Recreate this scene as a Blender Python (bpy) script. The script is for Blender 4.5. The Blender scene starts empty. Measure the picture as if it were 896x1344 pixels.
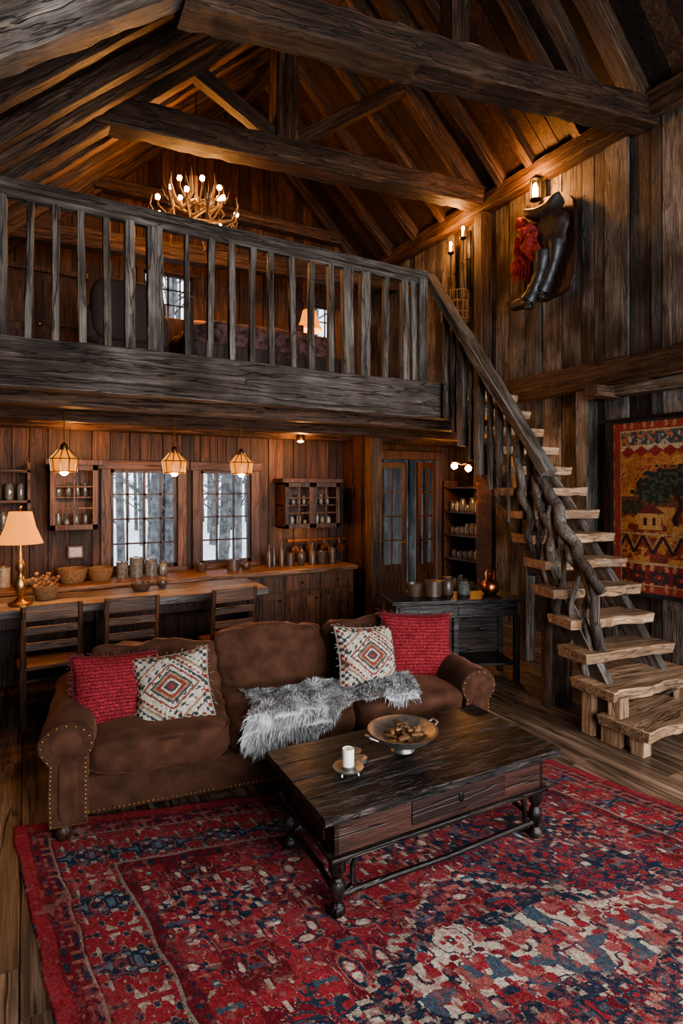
import bpy, bmesh, math, random
import numpy as np
from mathutils import Vector, Matrix, noise
random.seed(7)
RS = np.random.RandomState(7)
COL = bpy.context.scene.collection
R = math.radians
V = Vector

# ------------------------------------------------------------------ materials
def nmat(name):
    m = bpy.data.materials.new(name); m.use_nodes = True
    nt = m.node_tree; b = nt.nodes['Principled BSDF']
    return m, nt, b

def ramp(nt, stops):
    r = nt.nodes.new('ShaderNodeValToRGB')
    el = r.color_ramp.elements
    while len(el) < len(stops): el.new(0.5)
    for e, (p, c) in zip(el, stops):
        e.position = p; e.color = (*c, 1)
    return r

def wood(name, dark, mid, light, axis='x', rough=.6, bump=.35, along=1.3, across=26, var=.5, grey=None, greyamt=.5, coat=0, cracks=.8, fine=.7):
    m, nt, b = nmat(name); N = nt.nodes; L = nt.links
    tc = N.new('ShaderNodeTexCoord'); geo = N.new('ShaderNodeNewGeometry')
    oi = N.new('ShaderNodeObjectInfo')
    add = N.new('ShaderNodeMath'); add.operation = 'ADD'
    L.new(geo.outputs['Random Per Island'], add.inputs[0]); L.new(oi.outputs['Random'], add.inputs[1])
    mul = N.new('ShaderNodeVectorMath'); mul.operation = 'SCALE'; mul.inputs[0].default_value = (13.1, 17.7, 11.3)
    L.new(add.outputs[0], mul.inputs['Scale'])
    va = N.new('ShaderNodeVectorMath'); va.operation = 'ADD'
    L.new(tc.outputs['Object'], va.inputs[0]); L.new(mul.outputs[0], va.inputs[1])
    def nz(al, ac, det, ro, dist):
        mp = N.new('ShaderNodeMapping')
        mp.inputs['Scale'].default_value = {'x': (al, ac, ac), 'y': (ac, al, ac), 'z': (ac, ac, al)}[axis]
        L.new(va.outputs[0], mp.inputs['Vector'])
        n1 = N.new('ShaderNodeTexNoise'); n1.inputs['Scale'].default_value = 1; n1.inputs['Detail'].default_value = det
        n1.inputs['Roughness'].default_value = ro; n1.inputs['Distortion'].default_value = dist
        L.new(mp.outputs[0], n1.inputs['Vector']); return n1
    n1 = nz(along, across, 9, .72, .7)
    nf = nz(along * 3.5, across * 5, 4, .6, .2)
    nc = nz(along * .7, across * .55, 3, .5, .3)
    r = ramp(nt, [(.30, dark), (.52, mid), (.75, light)])
    L.new(n1.outputs['Fac'], r.inputs['Fac'])
    col = r.outputs['Color']
    n2 = N.new('ShaderNodeTexNoise'); n2.inputs['Scale'].default_value = 1.7; n2.inputs['Detail'].default_value = 4
    L.new(va.outputs[0], n2.inputs['Vector'])
    def mixc(mode, fac, a, bb):
        x = N.new('ShaderNodeMix'); x.data_type = 'RGBA'; x.blend_type = mode
        if isinstance(fac, float): x.inputs['Factor'].default_value = fac
        else: L.new(fac, x.inputs['Factor'])
        if isinstance(a, tuple): x.inputs[6].default_value = (*a, 1)
        else: L.new(a, x.inputs[6])
        L.new(bb, x.inputs[7]); return x.outputs[2]
    if grey:
        g = ramp(nt, [(.38, (0, 0, 0)), (.62, (greyamt,) * 3)])
        L.new(n2.outputs['Fac'], g.inputs['Fac'])
        r3 = ramp(nt, [(.3, (.20, .20, .20)), (.64, (1, 1, 1))]); L.new(n1.outputs['Fac'], r3.inputs['Fac'])
        col = mixc('MIX', g.outputs['Color'], col, mixc('MULTIPLY', .88, grey, r3.outputs['Color']))
    rf_ = ramp(nt, [(.32, (.30, .30, .30)), (.55, (1.05, 1.05, 1.05)), (.75, (1.6, 1.6, 1.6))]); L.new(nf.outputs['Fac'], rf_.inputs['Fac'])
    col = mixc('MULTIPLY', float(fine), col, rf_.outputs['Color'])
    rs_ = ramp(nt, [(.3, (.42, .40, .38)), (.6, (1.12, 1.12, 1.12))]); L.new(n2.outputs['Fac'], rs_.inputs['Fac'])
    col = mixc('MULTIPLY', .75, col, rs_.outputs['Color'])
    rc = ramp(nt, [(.480, (1, 1, 1)), (.498, (.10, .09, .09)), (.502, (.10, .09, .09)), (.518, (1, 1, 1))]); L.new(nc.outputs['Fac'], rc.inputs['Fac'])
    col = mixc('MULTIPLY', float(cracks), col, rc.outputs['Color'])
    mr = N.new('ShaderNodeMapRange'); mr.inputs['To Min'].default_value = 1 - var; mr.inputs['To Max'].default_value = 1 + var
    fr = N.new('ShaderNodeMath'); fr.operation = 'FRACT'; m7 = N.new('ShaderNodeMath'); m7.operation = 'MULTIPLY'; m7.inputs[1].default_value = 7.3
    L.new(add.outputs[0], m7.inputs[0]); L.new(m7.outputs[0], fr.inputs[0]); L.new(fr.outputs[0], mr.inputs['Value'])
    hs = N.new('ShaderNodeHueSaturation'); L.new(mr.outputs[0], hs.inputs['Value']); L.new(col, hs.inputs['Color'])
    L.new(hs.outputs[0], b.inputs['Base Color'])
    b.inputs['Roughness'].default_value = rough
    b.inputs['Specular IOR Level'].default_value = .35
    if coat: b.inputs['Coat Weight'].default_value = coat; b.inputs['Coat Roughness'].default_value = .25
    hm = N.new('ShaderNodeMath'); hm.operation = 'MULTIPLY'
    L.new(n1.outputs['Fac'], hm.inputs[0]); L.new(rc.outputs['Color'], hm.inputs[1])
    bp = N.new('ShaderNodeBump'); bp.inputs['Strength'].default_value = bump; bp.inputs['Distance'].default_value = .02
    L.new(hm.outputs[0], bp.inputs['Height']); L.new(bp.outputs[0], b.inputs['Normal'])
    return m

def plain(name, c, rough=.5, metal=0, sheen=0, noise_amt=.25, nscale=30, bump=.05, coat=0, emit=None, es=0, spec=.5):
    m, nt, b = nmat(name); N = nt.nodes; L = nt.links
    tc = N.new('ShaderNodeTexCoord'); n = N.new('ShaderNodeTexNoise'); n.inputs['Scale'].default_value = nscale; n.inputs['Detail'].default_value = 5
    L.new(tc.outputs['Object'], n.inputs['Vector'])
    lo = tuple(x * (1 - noise_amt) for x in c); hi = tuple(min(1, x * (1 + noise_amt)) for x in c)
    r = ramp(nt, [(.3, lo), (.7, hi)]); L.new(n.outputs['Fac'], r.inputs['Fac']); L.new(r.outputs['Color'], b.inputs['Base Color'])
    b.inputs['Roughness'].default_value = rough; b.inputs['Metallic'].default_value = metal; b.inputs['Specular IOR Level'].default_value = spec
    if sheen:
        b.inputs['Sheen Weight'].default_value = sheen; b.inputs['Sheen Roughness'].default_value = .35
        b.inputs['Sheen Tint'].default_value = (min(1, c[0] * 7), min(1, c[1] * 7), min(1, c[2] * 7), 1)
    if coat: b.inputs['Coat Weight'].default_value = coat
    if emit: b.inputs['Emission Color'].default_value = (*emit, 1); b.inputs['Emission Strength'].default_value = es
    if bump:
        bp = N.new('ShaderNodeBump'); bp.inputs['Strength'].default_value = bump; bp.inputs['Distance'].default_value = .01
        L.new(n.outputs['Fac'], bp.inputs['Height']); L.new(bp.outputs[0], b.inputs['Normal'])
    return m

def vcol(name, rough=.9, nscale=220, bump=.4):
    m, nt, b = nmat(name); N = nt.nodes; L = nt.links
    a = N.new('ShaderNodeAttribute'); a.attribute_name = 'Col'
    tc = N.new('ShaderNodeTexCoord'); n = N.new('ShaderNodeTexNoise'); n.inputs['Scale'].default_value = nscale; n.inputs['Detail'].default_value = 3
    L.new(tc.outputs['Object'], n.inputs['Vector'])
    r = ramp(nt, [(.3, (.6, .6, .6)), (.7, (1.25, 1.25, 1.25))]); L.new(n.outputs['Fac'], r.inputs['Fac'])
    mx = N.new('ShaderNodeMix'); mx.data_type = 'RGBA'; mx.blend_type = 'MULTIPLY'; mx.inputs['Factor'].default_value = .9
    L.new(a.outputs['Color'], mx.inputs[6]); L.new(r.outputs['Color'], mx.inputs[7]); L.new(mx.outputs[2], b.inputs['Base Color'])
    b.inputs['Roughness'].default_value = rough; b.inputs['Specular IOR Level'].default_value = .12
    bp = N.new('ShaderNodeBump'); bp.inputs['Strength'].default_value = bump; bp.inputs['Distance'].default_value = .006
    L.new(n.outputs['Fac'], bp.inputs['Height']); L.new(bp.outputs[0], b.inputs['Normal'])
    return m

def emitm(name, c, s):
    m, nt, b = nmat(name)
    b.inputs['Base Color'].default_value = (*c, 1); b.inputs['Emission Color'].default_value = (*c, 1); b.inputs['Emission Strength'].default_value = s
    return m

def wset(nm, **k):
    return {a: wood(nm + '_' + a, axis=a, **k) for a in 'xyz'}
WARM = wset('old_brown_timber', dark=(.009, .005, .003), mid=(.070, .035, .020), light=(.22, .125, .073), var=.3, bump=.9)
GREY = wset('weathered_timber', dark=(.012, .008, .006), mid=(.086, .060, .044), light=(.27, .20, .15), grey=(.225, .195, .170), greyamt=.7, var=.25, bump=1)
FLOORM = wood('plank_floor_wood', (.03, .017, .011), (.165, .105, .070), (.39, .27, .19), 'y', rough=.34, across=18, along=.9, bump=.4, var=.35)
REDW = wset('cherry_frame_wood', dark=(.02, .007, .003), mid=(.085, .034, .015), light=(.19, .08, .036), var=.2, rough=.45)
TREAD = wood('stair_tread_wood', (.09, .05, .028), (.31, .19, .115), (.56, .38, .25), 'x', rough=.5, across=16, var=.12, cracks=.6, bump=.6)
BLACKW = wset('worn_black_paint', dark=(.005, .004, .003), mid=(.016, .011, .009), light=(.11, .065, .045), rough=.33, var=.3, across=22)
TOPW = wood('worn_tabletop', (.003, .002, .002), (.009, .007, .006), (.17, .125, .105), 'x', rough=.32, var=.3, across=44, along=5.0, bump=.7, coat=.1)
DARKRED = wset('dark_walnut', dark=(.010, .004, .003), mid=(.036, .014, .009), light=(.10, .038, .023), rough=.42, var=.2)
VELVET = plain('brown_velvet', (.060, .0275, .0168), 1, sheen=.55, noise_amt=.32, nscale=12, bump=.12, spec=.1)
VELVET_D = plain('brown_velvet_frame', (.050, .0235, .0148), 1, sheen=.5, noise_amt=.32, nscale=12, bump=.12, spec=.1)
BRASS = plain('aged_brass', (.35, .2, .08), .35, 1)
IRON = plain('black_iron', (.012, .011, .010), .5, .7)
PEWTER = plain('pewter', (.28, .27, .25), .38, .85)
COPPER = plain('copper', (.40, .14, .06), .3, 1)
WAX = plain('candle_wax', (.75, .70, .6), .5, noise_amt=.05)
CERAM = plain('cream_ceramic', (.24, .20, .15), .3)
DARKCER = plain('brown_stoneware', (.06, .036, .025), .35)
WICK = plain('wicker', (.15, .08, .035), .8, nscale=80, bump=.8, noise_amt=.6)
GLASSJ = plain('jar_glass', (.10, .10, .09), .12, noise_amt=.4, coat=.5)
LEATHER = plain('black_leather', (.009, .009, .011), .5, coat=.08, bump=.3, nscale=18)
REDCL = plain('red_cloth', (.19, .013, .010), .85, nscale=40, noise_amt=.7, bump=.8)
BONE = plain('antler_bone', (.035, .018, .009), .6)
BULB = emitm('warm_bulb', (1, .44, .11), 65)
SHADE = plain('lamp_shade_linen', (.15, .05, .008), .8, emit=(1, .33, .05), es=1.0, nscale=90)
PSHADE = plain('pendant_shade_glass', (.10, .034, .005), .5, emit=(1, .32, .05), es=.75, nscale=25, noise_amt=.6)
SNOW = plain('snow', (.85, .87, .90), .9, nscale=2, noise_amt=.1)
BARK = plain('birch_bark', (.15, .145, .145), .9, nscale=6, noise_amt=.6)
VC = vcol('woven_textile', bump=.7)
VCF = vcol('flatweave_textile', nscale=150)

# ------------------------------------------------------------------ geometry helpers
def empty(name, loc=(0, 0, 0), rz=0):
    e = bpy.data.objects.new(name, None); e.empty_display_size = .1
    e.location = loc; e.rotation_euler = (0, 0, rz); COL.objects.link(e); return e

def mk(name, verts, faces, mat, parent=None, smooth=None, M=None, bevel=0):
    me = bpy.data.meshes.new(name); me.from_pydata([tuple(v) for v in verts], [], faces)
    me.validate(); me.update()
    me.materials.append(mat)
    if smooth is not None:
        me.shade_smooth(); me.set_sharp_from_angle(angle=R(smooth))
    ob = bpy.data.objects.new(name, me); COL.objects.link(ob)
    if parent: ob.parent = parent
    if M is not None: ob.matrix_basis = M
    if bevel:
        md = ob.modifiers.new('bev', 'BEVEL'); md.width = bevel; md.segments = 2; md.limit_method = 'ANGLE'
    return ob

_cg = {}
def cubegrid(n):
    if n not in _cg:
        bm = bmesh.new(); bmesh.ops.create_cube(bm, size=2)
        bmesh.ops.subdivide_edges(bm, edges=bm.edges[:], cuts=n, use_grid_fill=True)
        _cg[n] = ([v.co.copy() for v in bm.verts], [[v.index for v in f.verts] for f in bm.faces]); bm.free()
    return _cg[n]

class G:
    def __init__(s): s.v = []; s.f = []
    def add(s, vs, fs, M=None):
        o = len(s.v)
        s.v += [(M @ V(v)) if M is not None else V(v) for v in vs]
        s.f += [[i + o for i in f] for f in fs]; return s
    def box(s, c, d, rz=0, M=None):
        x, y, z = [k / 2 for k in d]
        vs = [V((a * x, b * y, e * z)) for a in (-1, 1) for b in (-1, 1) for e in (-1, 1)]
        fs = [[0, 1, 3, 2], [4, 6, 7, 5], [0, 4, 5, 1], [2, 3, 7, 6], [0, 2, 6, 4], [1, 5, 7, 3]]
        T = Matrix.Translation(c) @ Matrix.Rotation(rz, 4, 'Z')
        if M is not None: T = M @ T
        return s.add(vs, fs, T)
    def b2(s, x0, x1, y0, y1, z0, z1, M=None):
        return s.box(((x0 + x1) / 2, (y0 + y1) / 2, (z0 + z1) / 2), (abs(x1 - x0), abs(y1 - y0), abs(z1 - z0)), M=M)
    def tube(s, pts, rad, n=10, M=None, cap=True, jit=0):
        pts = [V(p) for p in pts]
        if not hasattr(rad, '__len__'): rad = [rad] * len(pts)
        t0 = (pts[1] - pts[0]).normalized(); up = V((0, 0, 1)) if abs(t0.z) < .9 else V((1, 0, 0))
        u = t0.cross(up).normalized(); vs = []; fs = []
        for i, p in enumerate(pts):
            t = (pts[min(i + 1, len(pts) - 1)] - pts[max(i - 1, 0)]).normalized()
            u = (u - t * u.dot(t)).normalized(); w = t.cross(u)
            for k in range(n):
                a = 2 * math.pi * k / n; rr = rad[i] * (1 + (random.uniform(-jit, jit) if jit else 0))
                vs.append(p + (u * math.cos(a) + w * math.sin(a)) * rr)
        for i in range(len(pts) - 1):
            for k in range(n):
                fs.append([i * n + k, i * n + (k + 1) % n, (i + 1) * n + (k + 1) % n, (i + 1) * n + k])
        if cap: fs.append(list(range(n))[::-1]); fs.append([(len(pts) - 1) * n + k for k in range(n)])
        return s.add(vs, fs, M)
    def lathe(s, prof, c=(0, 0, 0), n=24, M=None):
        vs = []; fs = []; c = V(c)
        for r, z in prof:
            for k in range(n):
                a = 2 * math.pi * k / n; vs.append(c + V((r * math.cos(a), r * math.sin(a), z)))
        for i in range(len(prof) - 1):
            for k in range(n): fs.append([i * n + k, i * n + (k + 1) % n, (i + 1) * n + (k + 1) % n, (i + 1) * n + k])
        fs.append(list(range(n))[::-1]); fs.append([(len(prof) - 1) * n + k for k in range(n)])
        return s.add(vs, fs, M)
    def soft(s, c, d, M=None, k=5, n=9, wr=.0, seed=0, fn=None):
        vs, fs = cubegrid(n); out = []
        for p in vs:
            q = p / ((abs(p.x) ** k + abs(p.y) ** k + abs(p.z) ** k) ** (1 / k))
            q = V((q.x * d[0] / 2, q.y * d[1] / 2, q.z * d[2] / 2))
            if wr: q += q.normalized() * wr * (noise.noise(q * 6 + V((seed, seed * 2, 0))) + .4 * noise.noise(q * 15 + V((seed, 3, 0))))
            if fn: q = fn(q)
            out.append(q)
        T = Matrix.Translation(c)
        if M is not None: T = T @ M
        return s.add(out, fs, T)
    def ball(s, c, r, n=3, M=None):
        d = (2 * r,) * 3 if not hasattr(r, '__len__') else [2 * k for k in r]
        return s.soft(c, d, k=2, n=n, M=M)
    def done(s, name, mat, parent=None, smooth=None, bevel=0, M=None):
        return mk(name, s.v, s.f, mat, parent, smooth, M, bevel)

_bs = [0]
def beam(name, p0, p1, w, h, mat, parent=None, rough=.012, up=(0, 0, 1)):
    """hand-hewn square timber: length on local X, small chamfer, slightly uneven arrises"""
    p0 = V(p0); p1 = V(p1); d = p1 - p0; L = d.length; x = d.normalized(); upv = V(up)
    if abs(x.dot(upv)) > .95: upv = V((0, 1, 0))
    y = upv.cross(x).normalized(); z = x.cross(y)
    M = Matrix((x, y, z)).transposed().to_4x4(); M.translation = p0
    n = max(2, int(L / .09)); _bs[0] += 1; sd = _bs[0] * 3.7
    c = min(.055 * min(w, h) + .002, .014)
    cs = [(-w/2+c, -h/2), (0, -h/2), (w/2-c, -h/2), (w/2, -h/2+c), (w/2, 0), (w/2, h/2-c), (w/2-c, h/2), (0, h/2), (-w/2+c, h/2), (-w/2, h/2-c), (-w/2, 0), (-w/2, -h/2+c)]
    m = len(cs); vs = []; fs = []
    for i in range(n + 1):
        t = L * i / n
        for j, (a, b) in enumerate(cs):
            jj = {0: 11, 3: 2, 6: 5, 9: 8}.get(j, j)
            k1 = noise.noise(V((t * 1.1, jj * .9, sd))); k2 = noise.noise(V((t * 7, jj * 1.3, sd + 9)))
            f = rough * (k1 * .8 + k2 * .7); q = V((a, b)); q = q + q.normalized() * f
            vs.append((t, q.x, q.y))
    for i in range(n):
        for j in range(m): fs.append([i * m + j, i * m + (j + 1) % m, (i + 1) * m + (j + 1) % m, (i + 1) * m + j])
    fs.append(list(range(m))[::-1]); fs.append([n * m + j for j in range(m)])
    ms = mat['x'] if isinstance(mat, dict) else mat
    return mk(name, vs, fs, ms, parent, 28, M)

def plankwall(name, org, ud, vd, nd, width, topfn, mat, holes=(), pw=.2, gap=.008, th=.04, parent=None, backing=True, bottom=0, jit=.008):
    org, ud, vd, nd = V(org), V(ud), V(vd), V(nd)
    us = [0]
    while us[-1] < width - pw * .5: us.append(us[-1] + pw * random.uniform(.55, 1.5))
    us[-1] = width
    for h in holes:
        for e in h[:2]:
            us = [u for u in us if abs(u - e) > .05 or u in (0, width)] + [e]
    us = sorted(set(us))
    def build(g, gp, off, thk, jt):
        for a, b in zip(us[:-1], us[1:]):
            mid = (a + b) / 2; j = random.uniform(-jt, jt)
            iv = [(bottom, None)]
            for h in sorted([h for h in holes if h[0] < mid < h[1]], key=lambda q: q[2]):
                lo, hi = iv.pop(); iv.append((lo, h[2])); iv.append((h[3], hi))
            for lo, hi in iv:
                if hi is None: t0, t1 = topfn(a), topfn(b)
                else: t0 = t1 = hi
                if max(t0, t1) - lo < .02: continue
                a2, b2 = a + gp / 2, b - gp / 2; q = []
                for n_ in (off + j, off + j - thk):
                    q += [org + ud * a2 + vd * lo + nd * n_, org + ud * b2 + vd * lo + nd * n_, org + ud * b2 + vd * t1 + nd * n_, org + ud * a2 + vd * t0 + nd * n_]
                g.add(q, [[0, 1, 2, 3], [7, 6, 5, 4], [0, 4, 5, 1], [1, 5, 6, 2], [2, 6, 7, 3], [3, 7, 4, 0]])
    g = G(); build(g, gap, 0, th, jit)
    if backing: build(g, 0, -th - jit - .001, .05, 0)  # unseen solid sheet, added behind the planks to stop light leaking through gaps
    bmsh = g.done(name, mat, parent)
    bm = bmesh.new(); bm.from_mesh(bmsh.data); bmesh.ops.recalc_face_normals(bm, faces=bm.faces); bm.to_mesh(bmsh.data); bm.free()
    return bmsh

def cgrid(name, P, colors, mat, parent=None, smooth=60):
    nv, nu = colors.shape[:2]
    idx = np.arange((nv + 1) * (nu + 1)).reshape(nv + 1, nu + 1)
    f = np.stack([idx[:-1, :-1], idx[:-1, 1:], idx[1:, 1:], idx[1:, :-1]], -1).reshape(-1, 4)
    me = bpy.data.meshes.new(name)
    me.from_pydata(P.reshape(-1, 3).tolist(), [], f.tolist()); me.update()
    a = me.color_attributes.new('Col', 'FLOAT_COLOR', 'CORNER')
    c = np.ones((nv * nu, 4, 4), np.float32); c[:, :, :3] = colors.reshape(-1, 1, 3)
    a.data.foreach_set('color', c.ravel())
    me.materials.append(mat); me.shade_smooth()
    ob = bpy.data.objects.new(name, me); COL.objects.link(ob)
    if parent: ob.parent = parent
    return ob

def vn(h, w, cell, seed):
    r = np.random.RandomState(seed); gh, gw = int(h / cell) + 3, int(w / cell) + 3
    g = r.rand(gh, gw); y = np.arange(h) / cell; x = np.arange(w) / cell
    yi = y.astype(int); xi = x.astype(int); fy = (y - yi)[:, None]; fx = (x - xi)[None]
    fy = fy * fy * (3 - 2 * fy); fx = fx * fx * (3 - 2 * fx)
    return (g[yi][:, xi] * (1 - fy) * (1 - fx) + g[yi + 1][:, xi] * fy * (1 - fx) + g[yi][:, xi + 1] * (1 - fy) * fx + g[yi + 1][:, xi + 1] * fy * fx)

def mirr(h, w, ph, pw, cell, seed):
    t = vn(ph, pw, cell, seed)
    t = np.concatenate([t, t[:, ::-1]], 1); t = np.concatenate([t, t[::-1]], 0)
    return np.tile(t, (h // t.shape[0] + 1, w // t.shape[1] + 1))[:h, :w]

# ------------------------------------------------------------------ room dims
XL, XR, YF, YK, YB = -.75, 5.7, -2.3, 6.7, 9.3
def a_(y): return 4.5 + .17 * (max(y, 3.0) - 3.67)
def ridge(y): x = (11.10 - a_(y)) / 1.88; return x, a_(y) + .95 * x
def roofz(x, y):
    return min(a_(y) + .95 * x, 5.8 + .93 * (5.7 - x))
LF = 2.89   # loft floor level

g = G(); x = XL - .1
while x < XR + .1:
    w = random.uniform(.13, .21); y = YF - .1 - random.uniform(0, 2)
    while y < YB:
        l = random.uniform(1.6, 3.2); y1 = min(y + l, YK + .1); y0 = max(y, YF - .1)
        if y1 > y0 + .01: g.b2(x + .003, x + w - .003, y0 + .002, y1 - .002, -.05, random.uniform(-.0015, 0))
        y += l
        if y > YK: break
    x += w
g.b2(XL - .2, XR + .2, YF - .2, YK + .1, -.12, -.05)
g.done('floor', FLOORM)

WK = wood('kitchen_wall_boards', (.010, .004, .002), (.050, .021, .010), (.13, .058, .028), 'z', var=.5)
WL = wood('loft_wall_boards', (.015, .006, .003), (.08, .033, .014), (.18, .085, .038), 'z', var=.5)
WRm = wood('barn_wall_boards', (.008, .005, .004), (.064, .042, .030), (.20, .148, .115), 'z', var=.65, grey=(.20, .178, .16), greyamt=.9, bump=1, across=20)
plankwall('wall_kitchen_back', (XL, YK, 0), (1, 0, 0), (0, 0, 1), (0, -1, 0), XR - XL, lambda u: 2.75, WK,
          holes=[(.82 - XL, 1.54 - XL, .90, 2.0), (1.81 - XL, 2.43 - XL, .90, 2.0), (4.2 - XL, 5.3 - XL, 0, 2.2)], pw=.17)
plankwall('wall_loft_back', (XL, YB, 0), (1, 0, 0), (0, 0, 1), (0, -1, 0), XR - XL, lambda u: roofz(XL + u, YB), WL,
          holes=[(1.62 - XL, 2.38 - XL, 3.75, 5.2), (4.45 - XL, 5.0 - XL, 4.0, 5.1)], pw=.2, bottom=2.7)
plankwall('wall_right', (XR, YB, 0), (0, -1, 0), (0, 0, 1), (-1, 0, 0), YB - YF, lambda u: 5.85, WRm, pw=.20, jit=.022, bottom=0, gap=.014)
plankwall('wall_left', (XL, YF, 0), (0, 1, 0), (0, 0, 1), (1, 0, 0), YB - YF, lambda u: a_(YF + u) + .95 * XL + .05, WRm, pw=.24)
plankwall('wall_front', (XR, YF, 0), (-1, 0, 0), (0, 0, 1), (0, 1, 0), XR - XL, lambda u: roofz(XR - u, YF), WRm, pw=.24,
          holes=[(.4, 2.7, .4, 4.3), (3.2, 5.7, .4, 3.6)])

CE = wood('roof_boards', (.006, .003, .002), (.034, .017, .010), (.10, .053, .031), 'x', var=.6, along=1.6)
g = G(); y = YF - .1
while y < YB + .1:
    w = random.uniform(.16, .26); y1 = min(y + w, YB + .15)
    xr0, zr0 = ridge(y); xr1, zr1 = ridge(y1); j = random.uniform(0, .012)
    for sgn in (0, 1):
        if sgn == 0:
            A, B, Cc, D = V((XL - .3, y, a_(y) + .95 * (XL - .3))), V((xr0, y, zr0)), V((xr1, y1, zr1)), V((XL - .3, y1, a_(y1) + .95 * (XL - .3)))
        else:
            A, B, Cc, D = V((xr0, y, zr0)), V((XR + .3, y, 5.8 - .28)), V((XR + .3, y1, 5.8 - .28)), V((xr1, y1, zr1))
        q = [p + V((0, 0, j)) for p in (A, B, Cc, D)] + [p + V((0, 0, j + .06)) for p in (A, B, Cc, D)]
        q[0].y += .004; q[1].y += .004; q[2].y -= .004; q[3].y -= .004
        g.add(q, [[3, 2, 1, 0], [4, 5, 6, 7], [0, 1, 5, 4], [1, 2, 6, 5], [2, 3, 7, 6], [3, 0, 4, 7]])
    y = y1
    if y1 >= YB + .15: break
g.done('ceiling', CE)
g = G()
for (y0, y1) in [(YF - .2, 3.0), (3.0, YB + .3)]:
    r0, r1 = ridge(y0), ridge(y1); h = .09
    P = [(XL - .3, y0, a_(y0) + .95 * (XL - .3) + h), (r0[0], y0, r0[1] + h), (XR + .3, y0, 5.52 + h), (XL - .3, y1, a_(y1) + .95 * (XL - .3) + h), (r1[0], y1, r1[1] + h), (XR + .3, y1, 5.52 + h)]
    g.add(P, [[0, 1, 4, 3], [1, 2, 5, 4]])
g.done('ceiling_outer_deck', CE)

rf = empty('roof_timber_frame')
i = 0
for yy in [-1.2, 0, 1.2, 2.4, 3.67, 4.4, 5.1, 5.6, 6.04, 6.8, 7.5, 8.2, 9.15]:
    big = yy in (3.67, 6.04)
    w, h = (.18, .22) if big else (.11, .15)
    rx, rz = ridge(yy); i += 1
    o = h / 2 + .01
    beam(f'rafter_left_{i}', (XL, yy, a_(yy) + .95 * XL - o), (rx, yy, rz - o), w, h, WARM, rf)
    beam(f'rafter_right_{i}', (XR, yy, 5.8 - o), (rx, yy, rz - o), w, h, WARM, rf)
beam('ridge_beam', (ridge(YF)[0], YF, ridge(YF)[1] - .25), (ridge(3)[0], 3, ridge(3)[1] - .25), .16, .24, WARM, rf)
beam('ridge_beam_rear', (ridge(3)[0], 3, ridge(3)[1] - .25), (ridge(YB)[0], YB, ridge(YB)[1] - .25), .16, .24, WARM, rf)
beam('wall_plate_right', (XR - .1, YF, 5.62), (XR - .1, YB, 5.78), .2, .22, WARM, rf)
beam('tie_beam_front', (.85, 3.67, 4.93), (5.68, 3.67, 5.66), .26, .27, WARM, rf, rough=.035)
beam('front_principal_rafter', (-.74, 3.60, 3.72), (3.3, 3.60, 6.95), .2, .26, GREY, rf, rough=.025)
beam('king_post_front', (3.1, 3.67, 5.3), (3.1, 3.67, 7.5), .18, .18, WARM, rf)
beam('strut_front', (4.9, 3.70, 5.6), (3.2, 3.70, 7.3), .12, .16, WARM, rf)
beam('tie_beam_loft', (-.1, 6.04, 5.40), (5.68, 6.04, 5.84), .26, .28, WARM, rf, rough=.035)
beam('king_post_loft', (2.6, 6.04, 5.7), (2.6, 6.04, 7.2), .28, .26, WARM, rf, up=(0, 1, 0))
beam('strut_loft_left', (2.5, 6.04, 5.75), (1.35, 6.04, 6.3), .14, .16, WARM, rf)
beam('strut_loft_right', (2.75, 6.04, 5.8), (4.2, 6.04, 6.9), .14, .16, WARM, rf)
beam('tie_beam_rear', (-.2, 8.3, 5.05), (5.68, 8.3, 5.35), .2, .24, WARM, rf)
beam('collar_beam_rear', (.9, 9.1, 6.3), (5.0, 9.1, 6.3), .14, .2, WARM, rf)
beam('wall_girt_right', (XR - .12, 5.9, 3.05), (XR - .12, -2.2, 3.02), .22, .28, WARM, rf, rough=.03)
beam('wall_post_1', (XR - .09, 4.35, 0), (XR - .09, 4.35, 2.9), .18, .16, GREY, rf)
beam('wall_post_3', (XR - .09, 6.04, 0), (XR - .09, 6.04, 5.7), .2, .16, WARM, rf)
beam('wall_post_4', (XR - .08, 4.0, 2.82), (XR - .5, 3.98, 2.82), .14, .12, WARM, rf)
beam('wall_girt_lower', (XR - .10, 4.3, 2.84), (XR - .10, 1.0, 2.82), .18, .12, GREY, rf)

# ------------------------------------------------------------------ loft
lo = empty('loft_platform')
def boards(g, x0, x1, y0, y1, z0, z1):
    x = x0
    while x < x1 - .01:
        w = min(random.uniform(.14, .2), x1 - x); g.b2(x, x + w - .004, y0, y1, z0, z1); x += w
g = G()
boards(g, XL, 4.75, 4.86, YB, LF - .06, LF)
boards(g, 4.75, XR - .05, 5.6, YB, LF - .06, LF)
g.done('loft_floorboards', WARM['y'], lo)
g = G(); boards(g, XL, 4.75, 4.86, YK, 2.6, 2.63); boards(g, 4.75, XR - .05, 5.6, YK, 2.6, 2.63)
g.done('kitchen_ceiling_boards', WARM['y'], lo)
beam('loft_edge_beam', (XL, 4.8, 2.71), (3.95, 4.8, 2.71), .16, .37, GREY, lo, rough=.016)
beam('loft_edge_beam_return', (3.95, 4.83, 2.74), (4.78, 4.83, 2.74), .12, .28, WARM, lo)
beam('loft_edge_beam_side', (4.78, 4.8, 2.74), (4.78, 5.65, 2.74), .12, .28, WARM, lo)
beam('loft_edge_beam_right', (4.7, 5.62, 2.74), (XR - .05, 5.62, 2.74), .12, .28, WARM, lo)
beam('loft_under_beam_1', (XL, 5.05, 2.5), (4.7, 5.05, 2.5), .14, .12, WARM, lo)
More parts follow.
